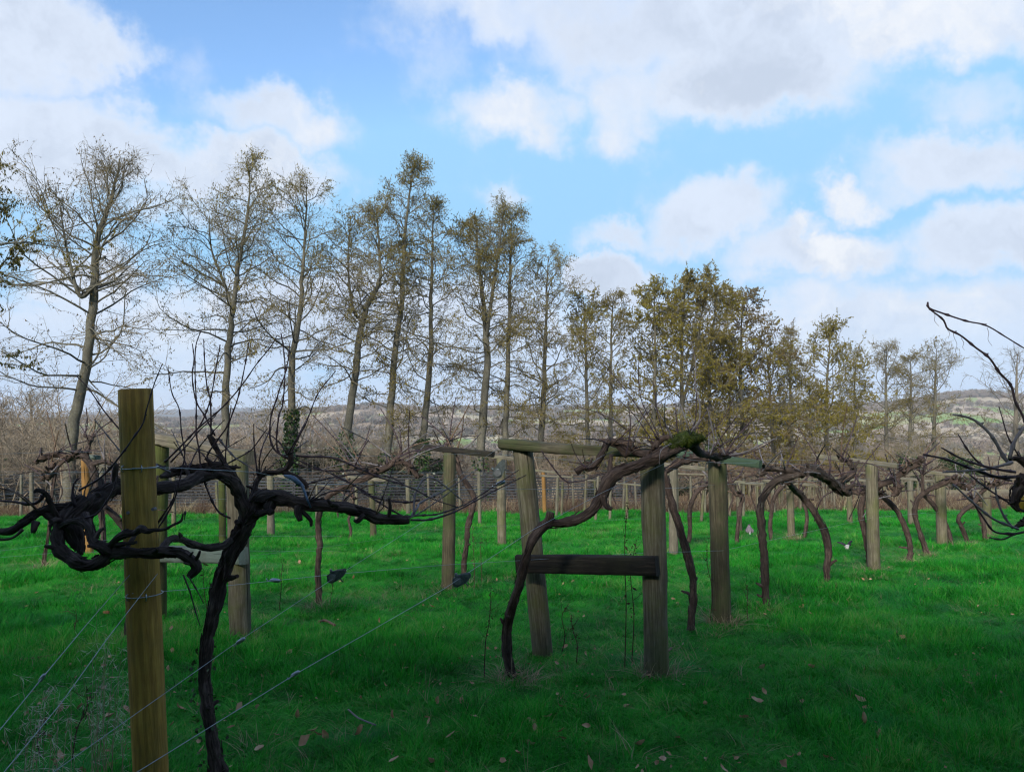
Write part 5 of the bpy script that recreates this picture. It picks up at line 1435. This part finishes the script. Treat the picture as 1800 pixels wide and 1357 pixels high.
# bare grey trees
def bare(label, px, py_top, d, wpx, rp, seed, mat='oak_twig', cb=.22, group=None, gx=None, name='bare_tree'):
    g = P(px, 800, d); g[2] = float(ground_z(g[0], d)); top = P(px + 6, py_top, d)
    mid = g * .5 + top * .5 + np.array([.2, .3, 0])
    return tree(name, label, [g, g * .75 + top * .25, mid, top], rp * d / F, cb, wpx * d / F, seed, (mat, mat, mat), 38, 0, 'round', group, nsec=8, ntw=8, twr=.0045 * d / 30, el=(15, 70))
bare('big bare grey tree rising behind the canes at the right edge', 1782, 622, 75, 95, 9, 401)
bare('bare grey tree half cut off by the right edge of the picture', 1850, 660, 70, 80, 8, 402)
bare('small bare tree with a forked trunk at the far left', 46, 690, 62, 70, 6, 403, cb=.25)
bare('low bare tree at the left edge below the near alder', -20, 715, 58, 60, 5, 404, cb=.2)

# ------------------------------------------------------------------ scrub under and behind the alders
def shrub_mesh(seed, h, w, stems=11, leaf=0):
    r = np.random.default_rng(seed)
    a = r.random(stems) * 6.283
    st = np.stack([np.cos(a) * .25, np.sin(a) * .25, np.zeros(stems) - .1], -1)
    dv = np.stack([np.cos(a) * .45, np.sin(a) * .45, np.ones(stems)], -1) + r.normal(0, .2, (stems, 3))
    L = h * r.uniform(.7, 1.1, stems)
    p = grow(st, dv, L, 7, r, .14, .03)
    mb = MB(); f = np.linspace(0, 1, 7)
    mb.tubes(p, (.018 + .02 * r.random(stems))[:, None] * (1 - f)[None] ** .8 + .007, 5, False)
    m = 10; fr = .2 + .78 * (np.arange(m)[None] + r.random((stems, m))) / m
    c, tg = along(p, fr); c = c.reshape(-1, 3); tg = tg.reshape(-1, 3)
    sl = h * .32 * r.uniform(.5, 1.2, len(c)) * (1.2 - .6 * fr.ravel())
    sec = grow(c, tg * .7 + perp(tg, r) * .8, sl, 5, r, .2, .03)
    mb.tubes(sec, np.broadcast_to(np.linspace(.012, .006, 5), (len(sec), 5)), 3, False)
    m2 = 9; fr2 = .1 + .88 * (np.arange(m2)[None] + r.random((len(sec), m2))) / m2
    c2, t2 = along(sec, fr2); c2 = c2.reshape(-1, 3); t2 = t2.reshape(-1, 3)
    ter = grow(c2, t2 * .6 + perp(t2, r) * .8, r.uniform(.2, .55, len(c2)) * h / 3.2, 3, r, .25, .02)
    tw = MB(); tw.tubes(ter, np.broadcast_to(np.array([.007, .0055, .004]), (len(ter), 3)), 3, False)
    return mb, tw

def shrubs():
    r = np.random.default_rng(23); protos = []
    looks = [('shrub_twig', 3.6), ('shrub_twig2', 3.0), ('shrub_twig', 4.6), ('oak_twig', 3.4)]
    labs = ['bare grey brown shrub in the thicket behind the alder trunks', 'bare reddish brown shrub in the thicket behind the alder trunks', 'tall bare twiggy shrub reaching up between the alder trunks', 'dark bare shrub in the thicket behind the alder trunks']
    for i, (mt, h) in enumerate(looks):
        s, t = shrub_mesh(70 + i, h, 2)
        e = empty('bare_shrub', (0, 0, 0), labs[i], 'shrub', 'bare shrubs behind the alders')
        obj('stems', s, M[mt], e); obj('twigs', t, M[mt], e)
        protos.append(e)
    used = [False] * 4; n = 0
    for k in range(190):
        px = -60 + 1920 * (k + r.random()) / 190
        d0 = row_depth(np.clip(px, 0, 1700))
        q = r.random(); d = d0 + r.uniform(-3.0 if px > 950 else .8, 5.5) if q < .58 else d0 + r.uniform(6, 45)
        x = (px - 900) / F * d
        i = r.integers(4)
        o = protos[i] if not used[i] else copy_tree(protos[i]); used[i] = True
        s = r.uniform(.5, 1.05) * (1.0 if d - d0 < 6 else 1.4)
        if 280 < px < 1150: s *= .92
        o.location = (x, d, float(ground_z(x, d))); o.rotation_euler = (0, 0, r.random() * 6.28); o.scale = (s * 1.1, s * 1.1, s)
        n += 1
shrubs()

# evergreen bushes in the thicket
def bushes():
    r = np.random.default_rng(29); kinds = []
    for i in range(3):
        s, t = shrub_mesh(90 + i, 2.4, 2)
        n = 2600; a = r.normal(size=(n, 3)); a /= np.linalg.norm(a, axis=1, keepdims=True)
        c = a * (r.random(n) ** .4)[:, None] * np.array([1.25, 1.25, 1.2]) * (.75 + .5 * vnoise(a * 2.2 + i))[:, None] + np.array([0, 0, 1.25])
        lf = MB(); lf.leaves(c, r.normal(size=(n, 3)) + [0, 0, -.3], r.normal(size=(n, 3)), r.uniform(.09, .18, n), .09)
        kinds.append((s.mesh('stems'), lf.mesh('leaves')))
        kinds[-1][0].materials.append(M['alder_bark']); kinds[-1][1].materials.append(M['ivy'])
    spots = [(20, 33, .8, 'left of the white flecked trunks at the far left'), (520, 36, .9, 'behind the ivy footed third alder'), (590, 37, 1.1, 'left of the elbow bent alder'), (690, 38, .8, 'between the tallest alder and its left neighbour'),
             (760, 39, .9, 'right of the ivy footed alder by the tallest one'), (1050, 46, .8, 'between the legs of the H-shaped end frame'), (1110, 48, 1.0, 'left of the right frame leg'), (1235, 50, 1.0, 'right of the right frame leg'), (1330, 54, 1.1, 'below the rust brown alder'),
             (1445, 58, 1.0, 'below the cone shaped golden alder'), (1580, 62, 1.2, 'between the first two slim pointed alders'), (1680, 66, 1.2, 'right of the last slim pointed alder')]
    for i, (px, d, s, w) in enumerate(spots):
        x = (px - 900) / F * d
        e = empty('evergreen_bush', (x, d, float(ground_z(x, d))), 'dark evergreen bush ' + w, 'bush', 'evergreen bushes in the thicket')
        obj('stems', kinds[i % 3][0], None, e); obj('leaves', kinds[i % 3][1], None, e)
        e.scale = (s * 1.2, s * 1.2, s); e.rotation_euler = (0, 0, i * 1.7)
bushes()

# ------------------------------------------------------------------ dark slatted fence along the foot of the bank
def fence():
    a = np.array([-24.0, 29.6, 0]); b = np.array([6.5, 34.5, 0])
    e = empty('slatted_fence', (a[0], a[1], float(ground_z(a[0], a[1]))), 'dark fence of many thin level slats running behind the far stakes', 'fence')
    L = np.linalg.norm(b - a); n = 12; ax = (b - a) / L
    loc = np.array(e.location)
    ang = math.atan2(ax[1], ax[0])
    pm = MB().box((-.05, -.05, -.3), (.05, .05, 1.38)).mesh('post', smooth=False); pm.materials.append(M['fence'])
    sm = MB().box((0, -.014, -.032), (L / n - .02, .014, .032)).mesh('slat', smooth=False); sm.materials.append(M['fence'])
    r = np.random.default_rng(3)
    for i in range(n + 1):
        p = a + ax * L * i / n; z = float(ground_z(p[0], p[1]))
        o = obj('post', pm, None, e); o.location = p + np.array([0, 0, z]) - loc; o.rotation_euler = (0, 0, ang)
        if i == n: break
        q = a + ax * L * (i + 1) / n; z2 = float(ground_z(q[0], q[1]))
        tilt = math.atan2(z2 - z, L / n)
        for k in range(11):
            s = obj('slat', sm, None, e)
            s.location = p + np.array([ax[1] * .065, -ax[0] * .065, z + .10 + k * .118]) - loc + ax * .01
            s.rotation_euler = (0, -tilt + r.normal(0, .003), ang)
fence()

# dead bracken and bramble on the bank between the rows and the trees
def bracken():
    r = np.random.default_rng(37); pr = []
    for i in range(4):
        mb = MB(); blades(mb, 46, .28, .15, .75, .012, 1.3, r); pr.append(proto('bracken', mb, M['bracken'] if i < 3 else M['dry_grass']))
    pts = []
    while len(pts) < 1500:
        x = r.uniform(-26, 34); e = 27 + (.10 if x < 0 else .12) * x; y = e + r.uniform(.3, 16) * r.random()
        if x < 6 and y > 29.2 + (x + 24) * .16 and r.random() < .6: continue
        pts.append((x, y, float(ground_z(x, y))))
    n = len(pts); s = r.uniform(.5, 1.15, n)
    scatter('bracken', pts, np.stack([r.normal(0, .2, n), r.normal(0, .2, n), r.random(n) * 6.28], -1), np.stack([s, s, s], -1), pr, 'brown dead bracken and straw along the foot of the bank', 'bracken')
M['bracken'] = m_leaf('dead bracken', [(.06, .036, .022), (.13, .08, .05), (.22, .145, .095)], trans=.3, scale=1.5)
bracken()

# ------------------------------------------------------------------ woods and hedges across the valley (one far-off mass)
def far_woods():
    r = np.random.default_rng(31); protos = []
    for i in range(4):
        mb = MB(); n = 240
        a = r.normal(size=(n, 3)); a /= np.linalg.norm(a, axis=1, keepdims=True); rad = r.random(n) ** .4
        c = a * rad[:, None] * np.array([2.6, 2.6, 2.8]) + np.array([0, 0, 3.6])
        mb.leaves(c, r.normal(size=(n, 3)) + np.array([0, 0, .8]), r.normal(size=(n, 3)), r.uniform(.9, 2.0, n), r.uniform(.25, .7, n))
        mb.tubes(np.array([[0, 0, -.5], [0, 0, 2], [.2, 0, 4.5]]), np.array([.25, .2, .08]), 5)
        protos.append(proto('distant_tree', mb, M['wood_a' if i % 2 else 'wood_b']))
    P_, S_ = [], []
    def put(x, y, s): P_.append((x, y, float(ground_z(x, y)) - .3)); S_.append(s)
    for k in range(75):                                   # hedgerows
        y0 = r.uniform(230, 1450); x0 = r.uniform(-.75, .75) * y0; an = r.choice([r.normal(0, .12), r.normal(1.1, .3)]); ln = r.uniform(60, 330)
        for s in np.arange(0, ln, 5.0):
            if r.random() < .85: put(x0 + math.cos(an) * s + r.normal(0, 1), y0 + math.sin(an) * s + r.normal(0, 1), r.uniform(.35, .9) * (1.9 if r.random() < .12 else 1))
    for k in range(90):                                   # copses and woods
        y0 = r.uniform(420, 1750) if k > 14 else r.uniform(1300, 1600); x0 = r.uniform(-.75, .75) * y0; w = r.uniform(30, 150); h = r.uniform(10, 40)
        for _ in range(int(w * .9)):
            put(x0 + r.normal(0, w * .5), y0 + r.normal(0, h * .5), r.uniform(.8, 1.5))
    for k in range(420):                                  # far ridge
        y0 = r.uniform(3600, 4500); put(r.uniform(-.75, .75) * y0, y0, r.uniform(1.2, 2.6))
    n = len(P_); S_ = np.array(S_)
    scatter('distant_woodland', P_, np.stack([np.zeros(n), np.zeros(n), r.random(n) * 6.28], -1), np.stack([S_ * 1.2, S_ * 1.2, S_], -1), protos, 'bare woods and hedgerows on the hillside across the valley', 'woodland')
M['wood_a'] = m_leaf('bare woodland brown', [(.16, .13, .105), (.25, .205, .17), (.33, .275, .23)], trans=.2, scale=.05)
M['wood_b'] = m_leaf('bare woodland dark', [(.09, .09, .065), (.16, .145, .115), (.24, .21, .17)], trans=.2, scale=.05)
far_woods()

# ------------------------------------------------------------------ the air
hz = MB().box((-6500, -3100, -45), (6500, 5400, 75))
hm = bpy.data.materials.new('haze'); hm.use_nodes = True
t = NT(hm.node_tree); t.n.clear()
pv = t.add('ShaderNodeVolumePrincipled'); pv.inputs['Color'].default_value = (.80, .87, 1.0, 1); pv.inputs['Density'].default_value = 0.00016; pv.inputs['Anisotropy'].default_value = 0.0
t.add('ShaderNodeOutputMaterial', {'Volume': pv})
tag(obj('haze', hz, hm, smooth=False), 'pale air over the valley', 'haze', kind='stuff')
# ------------------------------------------------------------------ small things in the grass
def dry_tufts():
    r = np.random.default_rng(41); kinds = []
    for i in range(4):
        mb = MB(); blades(mb, 190, .15, .08, .28, .0042, 1.3, r); me = mb.mesh('blades'); me.materials.append(M['dry_grass']); kinds.append(me)
    spots = [(905, 1202, 'at the foot of the reddish brown vine'), (1157, 1192, 'at the foot of the right frame leg'), (1268, 1098, 'round the foot of the netted crossbar post'), (1347, 1080, 'round the foot of the grey flecked vine'),
             (1530, 1006, 'at the foot of the silvery crossbar post'), (1600, 992, 'under the vine bowing left behind the silvery crossbar post'), (1632, 978, 'right of the silvery crossbar post under a sweeping stem'), (1676, 964, 'at the foot of the broad grey post'),
             (561, 1074, 'round the foot of the thin upright knotted vine'), (693, 978, 'alone in the open grass left of the slim dark post'), (1046, 945, 'alone in the grass seen through the H-shaped end frame'), (78, 1003, 'under the spindly vine at the far left'),
             (428, 1132, 'at the foot of the second frame leg'), (1392, 950, 'round the mossy footed grey post'), (225, 1142, 'left of the foremost round post'), (1703, 960, 'under the kinked reddish vine'), (1740, 945, 'at the foot of the grey post by the right edge')]
    for i, (px, py, w) in enumerate(spots):
        g = G(px, py); o = obj('dry_grass_tuft', kinds[i % 4], None); o.location = g + np.array([0, -.03, -.01])
        s = r.uniform(.75, 1.15); o.scale = (s, s, s * .9); o.rotation_euler = (0, 0, r.random() * 6.28)
        tag(o, 'pale tuft of dry grass ' + w, 'grass tuft', 'dry tufts by the posts and vines')
    # thin straw mixed into the turf under the vine rows
    pts = []
    for row, org in enumerate(((.62, 5.85), (-2.8, 7.2), (-5.4, 9.5), (-8.2, 11.8))):
        for _ in range(480):
            s = r.uniform(-3.5, 22); p = np.array([org[0], org[1]]) + ROW[:2] * s + ACR[:2] * r.normal(0, .32)
            if 2 < p[1] < 27: pts.append((p[0], p[1], float(ground_z(p[0], p[1]))))
    for _ in range(1300):
        y = r.uniform(2.2, 26); x = r.uniform(-.75, .75) * y; pts.append((x, y, float(ground_z(x, y))))
    n = len(pts); pr = []
    for i in range(3):
        mb = MB(); blades(mb, 16, .10, .05, .17, .0026, 1.3, r); pr.append(proto('straw', mb, M['dry_grass']))
    s = r.uniform(.6, 1.2, n)
    scatter('straw', pts, np.stack([r.normal(0, .2, n), r.normal(0, .2, n), r.random(n) * 6.28], -1), np.stack([s, s, s * .8], -1), pr, 'thin dry straw mixed into the grass under the vine rows', 'straw')
dry_tufts()

def dead_leaves():
    r = np.random.default_rng(43); kinds = []
    for i in range(5):
        mb = MB(); n = 5; L = .07; V = []
        for a in range(n):
            for b in range(3):
                t = a / (n - 1); w = .022 * math.sin(math.pi * min(.97, t * .9 + .08)) * (b - 1)
                w *= 1 + .25 * math.sin(t * 17 + i)
                V.append((L * (t - .5), w, .010 * math.sin(t * 3 + i) + .4 * abs(w) * (1 + .5 * i / 4) + .012 * (t - .5) ** 2 * 60 * .07))
        o = mb.verts(np.array(V))
        for a in range(n - 1):
            for b in range(2):
                k = o + a * 3 + b; mb.quads([[k, k + 1, k + 4, k + 3]])
        mb.tubes(np.array([[-.035, 0, .012], [-.05, .003, .014], [-.065, .002, .010]]), np.array([.0013, .001, .0008]), 4)
        me = mb.mesh('dead_leaf'); me.materials.append(M['dead_leaf']); kinds.append(me)
    m = 1500; y = 2.2 + 4.2 * r.random(m) ** 1.5; y[m * 3 // 4:] = r.uniform(5, 16, m - m * 3 // 4); x = r.uniform(-.7, .7, m) * y
    keep = vnoise(np.stack([x * .9, y * .9, x * 0 + 3], -1)) > .38
    x, y = x[keep], y[keep]; m = len(x); sc = r.uniform(.18, .5, m)
    pr = []
    for k in kinds: pr.append(bpy.data.objects.new('litter', k))
    scatter('leaf_litter', np.stack([x, y, ground_z(x, y) + r.uniform(.02, .07, m)], -1), np.stack([r.normal(0, .7, m), r.normal(0, .5, m), r.random(m) * 6.28], -1), np.stack([sc, sc, sc], -1), pr, 'small brown scraps of leaf litter caught in the grass', 'leaf litter')
    n = 0
    while n < 290:
        y = 2.3 + 2.6 * r.random() ** 1.4 if r.random() < .72 else r.uniform(4.5, 13)
        x = r.uniform(-.68, .68) * y
        if y < 5 and r.random() < .35 and x > .9: continue
        o = obj('dead_leaf', kinds[r.integers(5)], None)
        o.location = (x, y, float(ground_z(x, y)) + r.uniform(.03, .085)); s = r.uniform(.45, 1.05); o.scale = (s, s * r.uniform(.7, 1.3), s)
        o.rotation_euler = (r.normal(0, .7), r.normal(0, .5), r.random() * 6.28)
        tag(o, 'curled brown dead leaf lying in the grass', 'leaf', 'dead leaves scattered in the grass'); n += 1
dead_leaves()

def dock(px, py, top_px, top_py, label, seed, leafy=True):
    r = np.random.default_rng(seed); g = G(px, py); top = P(top_px, top_py, g[1])
    e = empty('dock_stalk', g, label, 'weed stalk')
    p = spline([g - [0, 0, .03], g * .6 + top * .4 + r.normal(0, .012, 3), g * .3 + top * .7 + r.normal(0, .012, 3), top], 6)
    mb = MB(); mb.tubes(p, np.linspace(.0042, .0018, len(p)), 6)
    for k in range(4):
        i = r.integers(6, len(p) - 2); d = r.normal(size=3) * [1, 1, .2] + [0, 0, .9]; d /= np.linalg.norm(d)
        mb.tubes(np.array([p[i], p[i] + d * .05, p[i] + d * .11 + [0, 0, .02]]), np.array([.0018, .0014, .001]), 4)
    obj('stalk', mb, M['dock'], e)
    mb = MB(); n = 90 if leafy else 30
    i = r.integers(len(p) // 3, len(p), n); c = p[i] + r.normal(0, .010, (n, 3)); c[:, 2] += r.normal(0, .02, n)
    cl = vnoise(c * 22 + seed); c = c[cl > .45]
    if len(c): mb.leaves(c, r.normal(size=(len(c), 3)), r.normal(size=(len(c), 3)), r.uniform(.008, .024, len(c)), .011)
    if leafy:
        for k in range(3):
            i = r.integers(3, len(p) - 4); d = r.normal(size=3); d[2] = -.5
            mb.leaves(p[i][None], d[None], r.normal(size=(1, 3)), .055, .018)
    obj('seed_husks', mb, M['dock'], e)
dock(1098, 1178, 1103, 888, 'tall dark dry dock stalk inside the H-shaped end frame, left of the pair', 1)
dock(1110, 1168, 1119, 948, 'dark dry dock stalk with withered leaves beside the right frame leg', 2)
dock(1248, 1096, 1243, 950, 'dark dry dock stalk just left of the netted crossbar post', 3)
dock(851, 1198, 862, 1040, 'branching pale brown weed stalk left of the reddish brown vine', 4, False)
dock(1315, 1098, 1313, 1028, 'short thin weed stalk right of the netted crossbar post', 5, False)
dock(833, 1040, 831, 925, 'dark dry dock stalk right of the bent vine stem of the second row', 6)
dock(847, 1030, 846, 945, 'thin weed stalk beside the dock right of the bent vine stem', 7, False)
dock(286, 1050, 290, 940, 'dark dry dock stalk right behind the foremost round post', 8)
dock(365, 1075, 352, 955, 'dark dry dock stalk before the lichen covered rail', 9)
dock(136, 1128, 133, 1070, 'short dark weed stalk in the grass at the left', 10, False)
dock(490, 1075, 498, 985, 'thin leaning weed stalk right of the second frame leg', 11, False)
dock(580, 1075, 583, 1015, 'thin weed stalk beside the thin upright knotted vine', 12, False)
dock(1012, 1170, 1004, 1080, 'thin grey weed stalk between the frame legs', 13, False)
dock(985, 1150, 1000, 1060, 'thin slanting weed stalk between the frame legs', 14, False)
dock(75, 1330, 72, 1262, 'thin weed stalk at the lower left by the stay wires', 15, False)
dock(125, 1345, 152, 1205, 'long slanting brown weed stalk at the lower left', 16, False)

def fluff(px, py, d, w, h, label, seed):
    """dead willowherb: thin arching stems with silky pale seed hairs"""
    r = np.random.default_rng(seed); c0 = P(px, py, d); g = np.array([c0[0], d, float(ground_z(c0[0], d))])
    e = empty('willowherb', g, label, 'weed'); st = MB(); hr = MB(); s = d / F
    for k in range(10):
        tip = c0 + np.array([r.normal(0, w * s), r.normal(0, .05), r.normal(0, h * s)])
        b = g + r.normal(0, .03, 3) * [1, 1, 0]
        p = spline([b, b * .5 + tip * .5 + r.normal(0, .02, 3), tip], 6); st.tubes(p, np.linspace(.0016, .0007, len(p)), 4)
        n = 34; i = r.integers(len(p) // 2, len(p), n); c = p[i]; dd = r.normal(size=(n, 3)) + [.5, 0, -.3]
        hr.leaves(c, dd, r.normal(size=(n, 3)), r.uniform(.02, .06, n), .0012)
    obj('stems', st, M['dry_grass'], e); obj('seed_hairs', hr, M['fluff'], e)
M['fluff'] = m_leaf('silky seed hairs', [(.5, .47, .4), (.65, .62, .55), (.75, .72, .65)], trans=.4, scale=5)
fluff(175, 1135, 3.6, 26, 42, 'wispy dead willowherb with silky seed hairs, left of the foremost round post', 1)
fluff(55, 1225, 2.9, 20, 26, 'wispy dead willowherb by the stay wires near the left edge', 2)
fluff(97, 1250, 2.75, 9, 28, 'small silky seed head hanging by the lower stay wire', 3)
fluff(196, 1185, 3.2, 14, 22, 'low wisp of seed hairs just left of the foremost round post', 4)

def stick(pts, label, r0=2.2, mat='cane_tan'):
    p, r = vpath([(x, y, G(x, y)[1], r0) for x, y in pts], 5); p[:, 2] += .05
    o = obj('fallen_twig', MB().tubes(p, r, 6), M[mat], origin=tuple(p[0])); tag(o, label, 'twig')
stick([(560, 1102), (572, 1100), (588, 1108)], 'short fallen twig in the grass below the thin upright knotted vine', 2.4)
stick([(612, 1262), (628, 1276), (640, 1282), (660, 1290)], 'thin pale curved twig lying in the front grass', 1.6, 'cane_grey')
stick([(30, 1172), (80, 1165), (120, 1158)], 'pale straw stem lying in the grass at the left', 1.6)
stick([(1128, 1205), (1150, 1180), (1180, 1150)], 'dry stem leaning at the foot of the right frame leg', 2.0)

# ------------------------------------------------------------------ birds
def bird(px, py, label, flying):
    g = G(px, py); s = .9
    e = empty('pigeon', g, label, 'bird')
    def part(name, pts, rad, mat, sq=1.0):
        p = spline(np.array(pts, float), 6); r = spline(np.array(rad, float)[:, None], 6)[:, 0]
        mb = MB(); mb.tubes(p * s + g, np.maximum(r, .002) * s, 12); return obj(name, mb, M[mat], e)
    if not flying:
        part('body', [(0, -.10, .07), (.0, -.05, .085), (.01, .02, .12), (.015, .06, .17), (.02, .07, .205), (.022, .065, .235), (.022, .06, .25)], [.015, .05, .075, .062, .04, .03, .008], 'feather')
        part('breast', [(.045, -.01, .06), (.055, .02, .10), (.05, .05, .14)], [.02, .045, .02], 'feather_pink')
        part('tail', [(-.01, -.09, .07), (-.02, -.15, .04), (-.02, -.19, .025)], [.02, .028, .02], 'feather_white')
        part('wing', [(-.06, .03, .15), (-.068, -.03, .10), (-.05, -.10, .06)], [.015, .03, .008], 'feather')
        part('wing', [(.075, .03, .15), (.080, -.03, .10), (.06, -.10, .06)], [.015, .03, .008], 'feather')
        part('head', [(.022, .05, .225), (.022, .075, .24), (.022, .095, .235)], [.015, .027, .008], 'feather_dark')
        part('beak', [(.022, .09, .236), (.024, .118, .228)], [.008, .002], 'beak')
        for x in (-.02, .03): part('leg', [(x, 0, .06), (x, .005, -.01)], [.006, .005], 'beak')
    else:
        part('body', [(.06, .0, .12), (.02, -.02, .09), (0, -.03, .06), (-.01, -.03, .035)], [.012, .04, .045, .01], 'feather_white')
        part('head', [(.0, -.03, .05), (-.01, -.045, .02), (-.012, -.05, .005)], [.015, .022, .006], 'feather')
        part('beak', [(-.012, -.05, .01), (-.016, -.065, -.012)], [.006, .002], 'beak')
        for sx, tip in ((-1, (-.17, .03, .16)), (1, (.15, .05, .18))):
            b = np.array([.02, -.01, .10]); t = np.array(tip); mb = MB()
            ws = np.linspace(0, 1, 7); mid = b + (t - b) * ws[:, None] + np.array([0, 0, .03]) * np.sin(ws * 3.1)[:, None]
            wd = .055 * (1 - ws ** 2) + .008
            V = np.stack([mid + np.array([0, -.3, -1.0]) * wd[:, None] * .7, mid + np.array([0, 0, .012]), mid + np.array([0, .3, .5]) * wd[:, None] * .5], 1) * s + g
            o = mb.verts(V)
            for a in range(6):
                for c in range(2): k = o + a * 3 + c; mb.quads([[k, k + 1, k + 4, k + 3]])
            w = obj('wing', mb, M['feather_dark'], e)
            sm = w.modifiers.new('thickness', 'SOLIDIFY'); sm.thickness = .008
        part('tail', [(.06, .0, .115), (.10, .02, .13)], [.018, .026], 'feather_dark')
bird(1317, 940, 'plump pinkish grey pigeon standing in the grass left of the grey flecked vine', False)
bird(1487, 968, 'small pale bird with dark raised wings in the grass left of the pale post', True)

print('triangles', sum(len(m.loops) - 2 * len(m.polygons) for m in bpy.data.meshes), 'objects', len(bpy.data.objects))
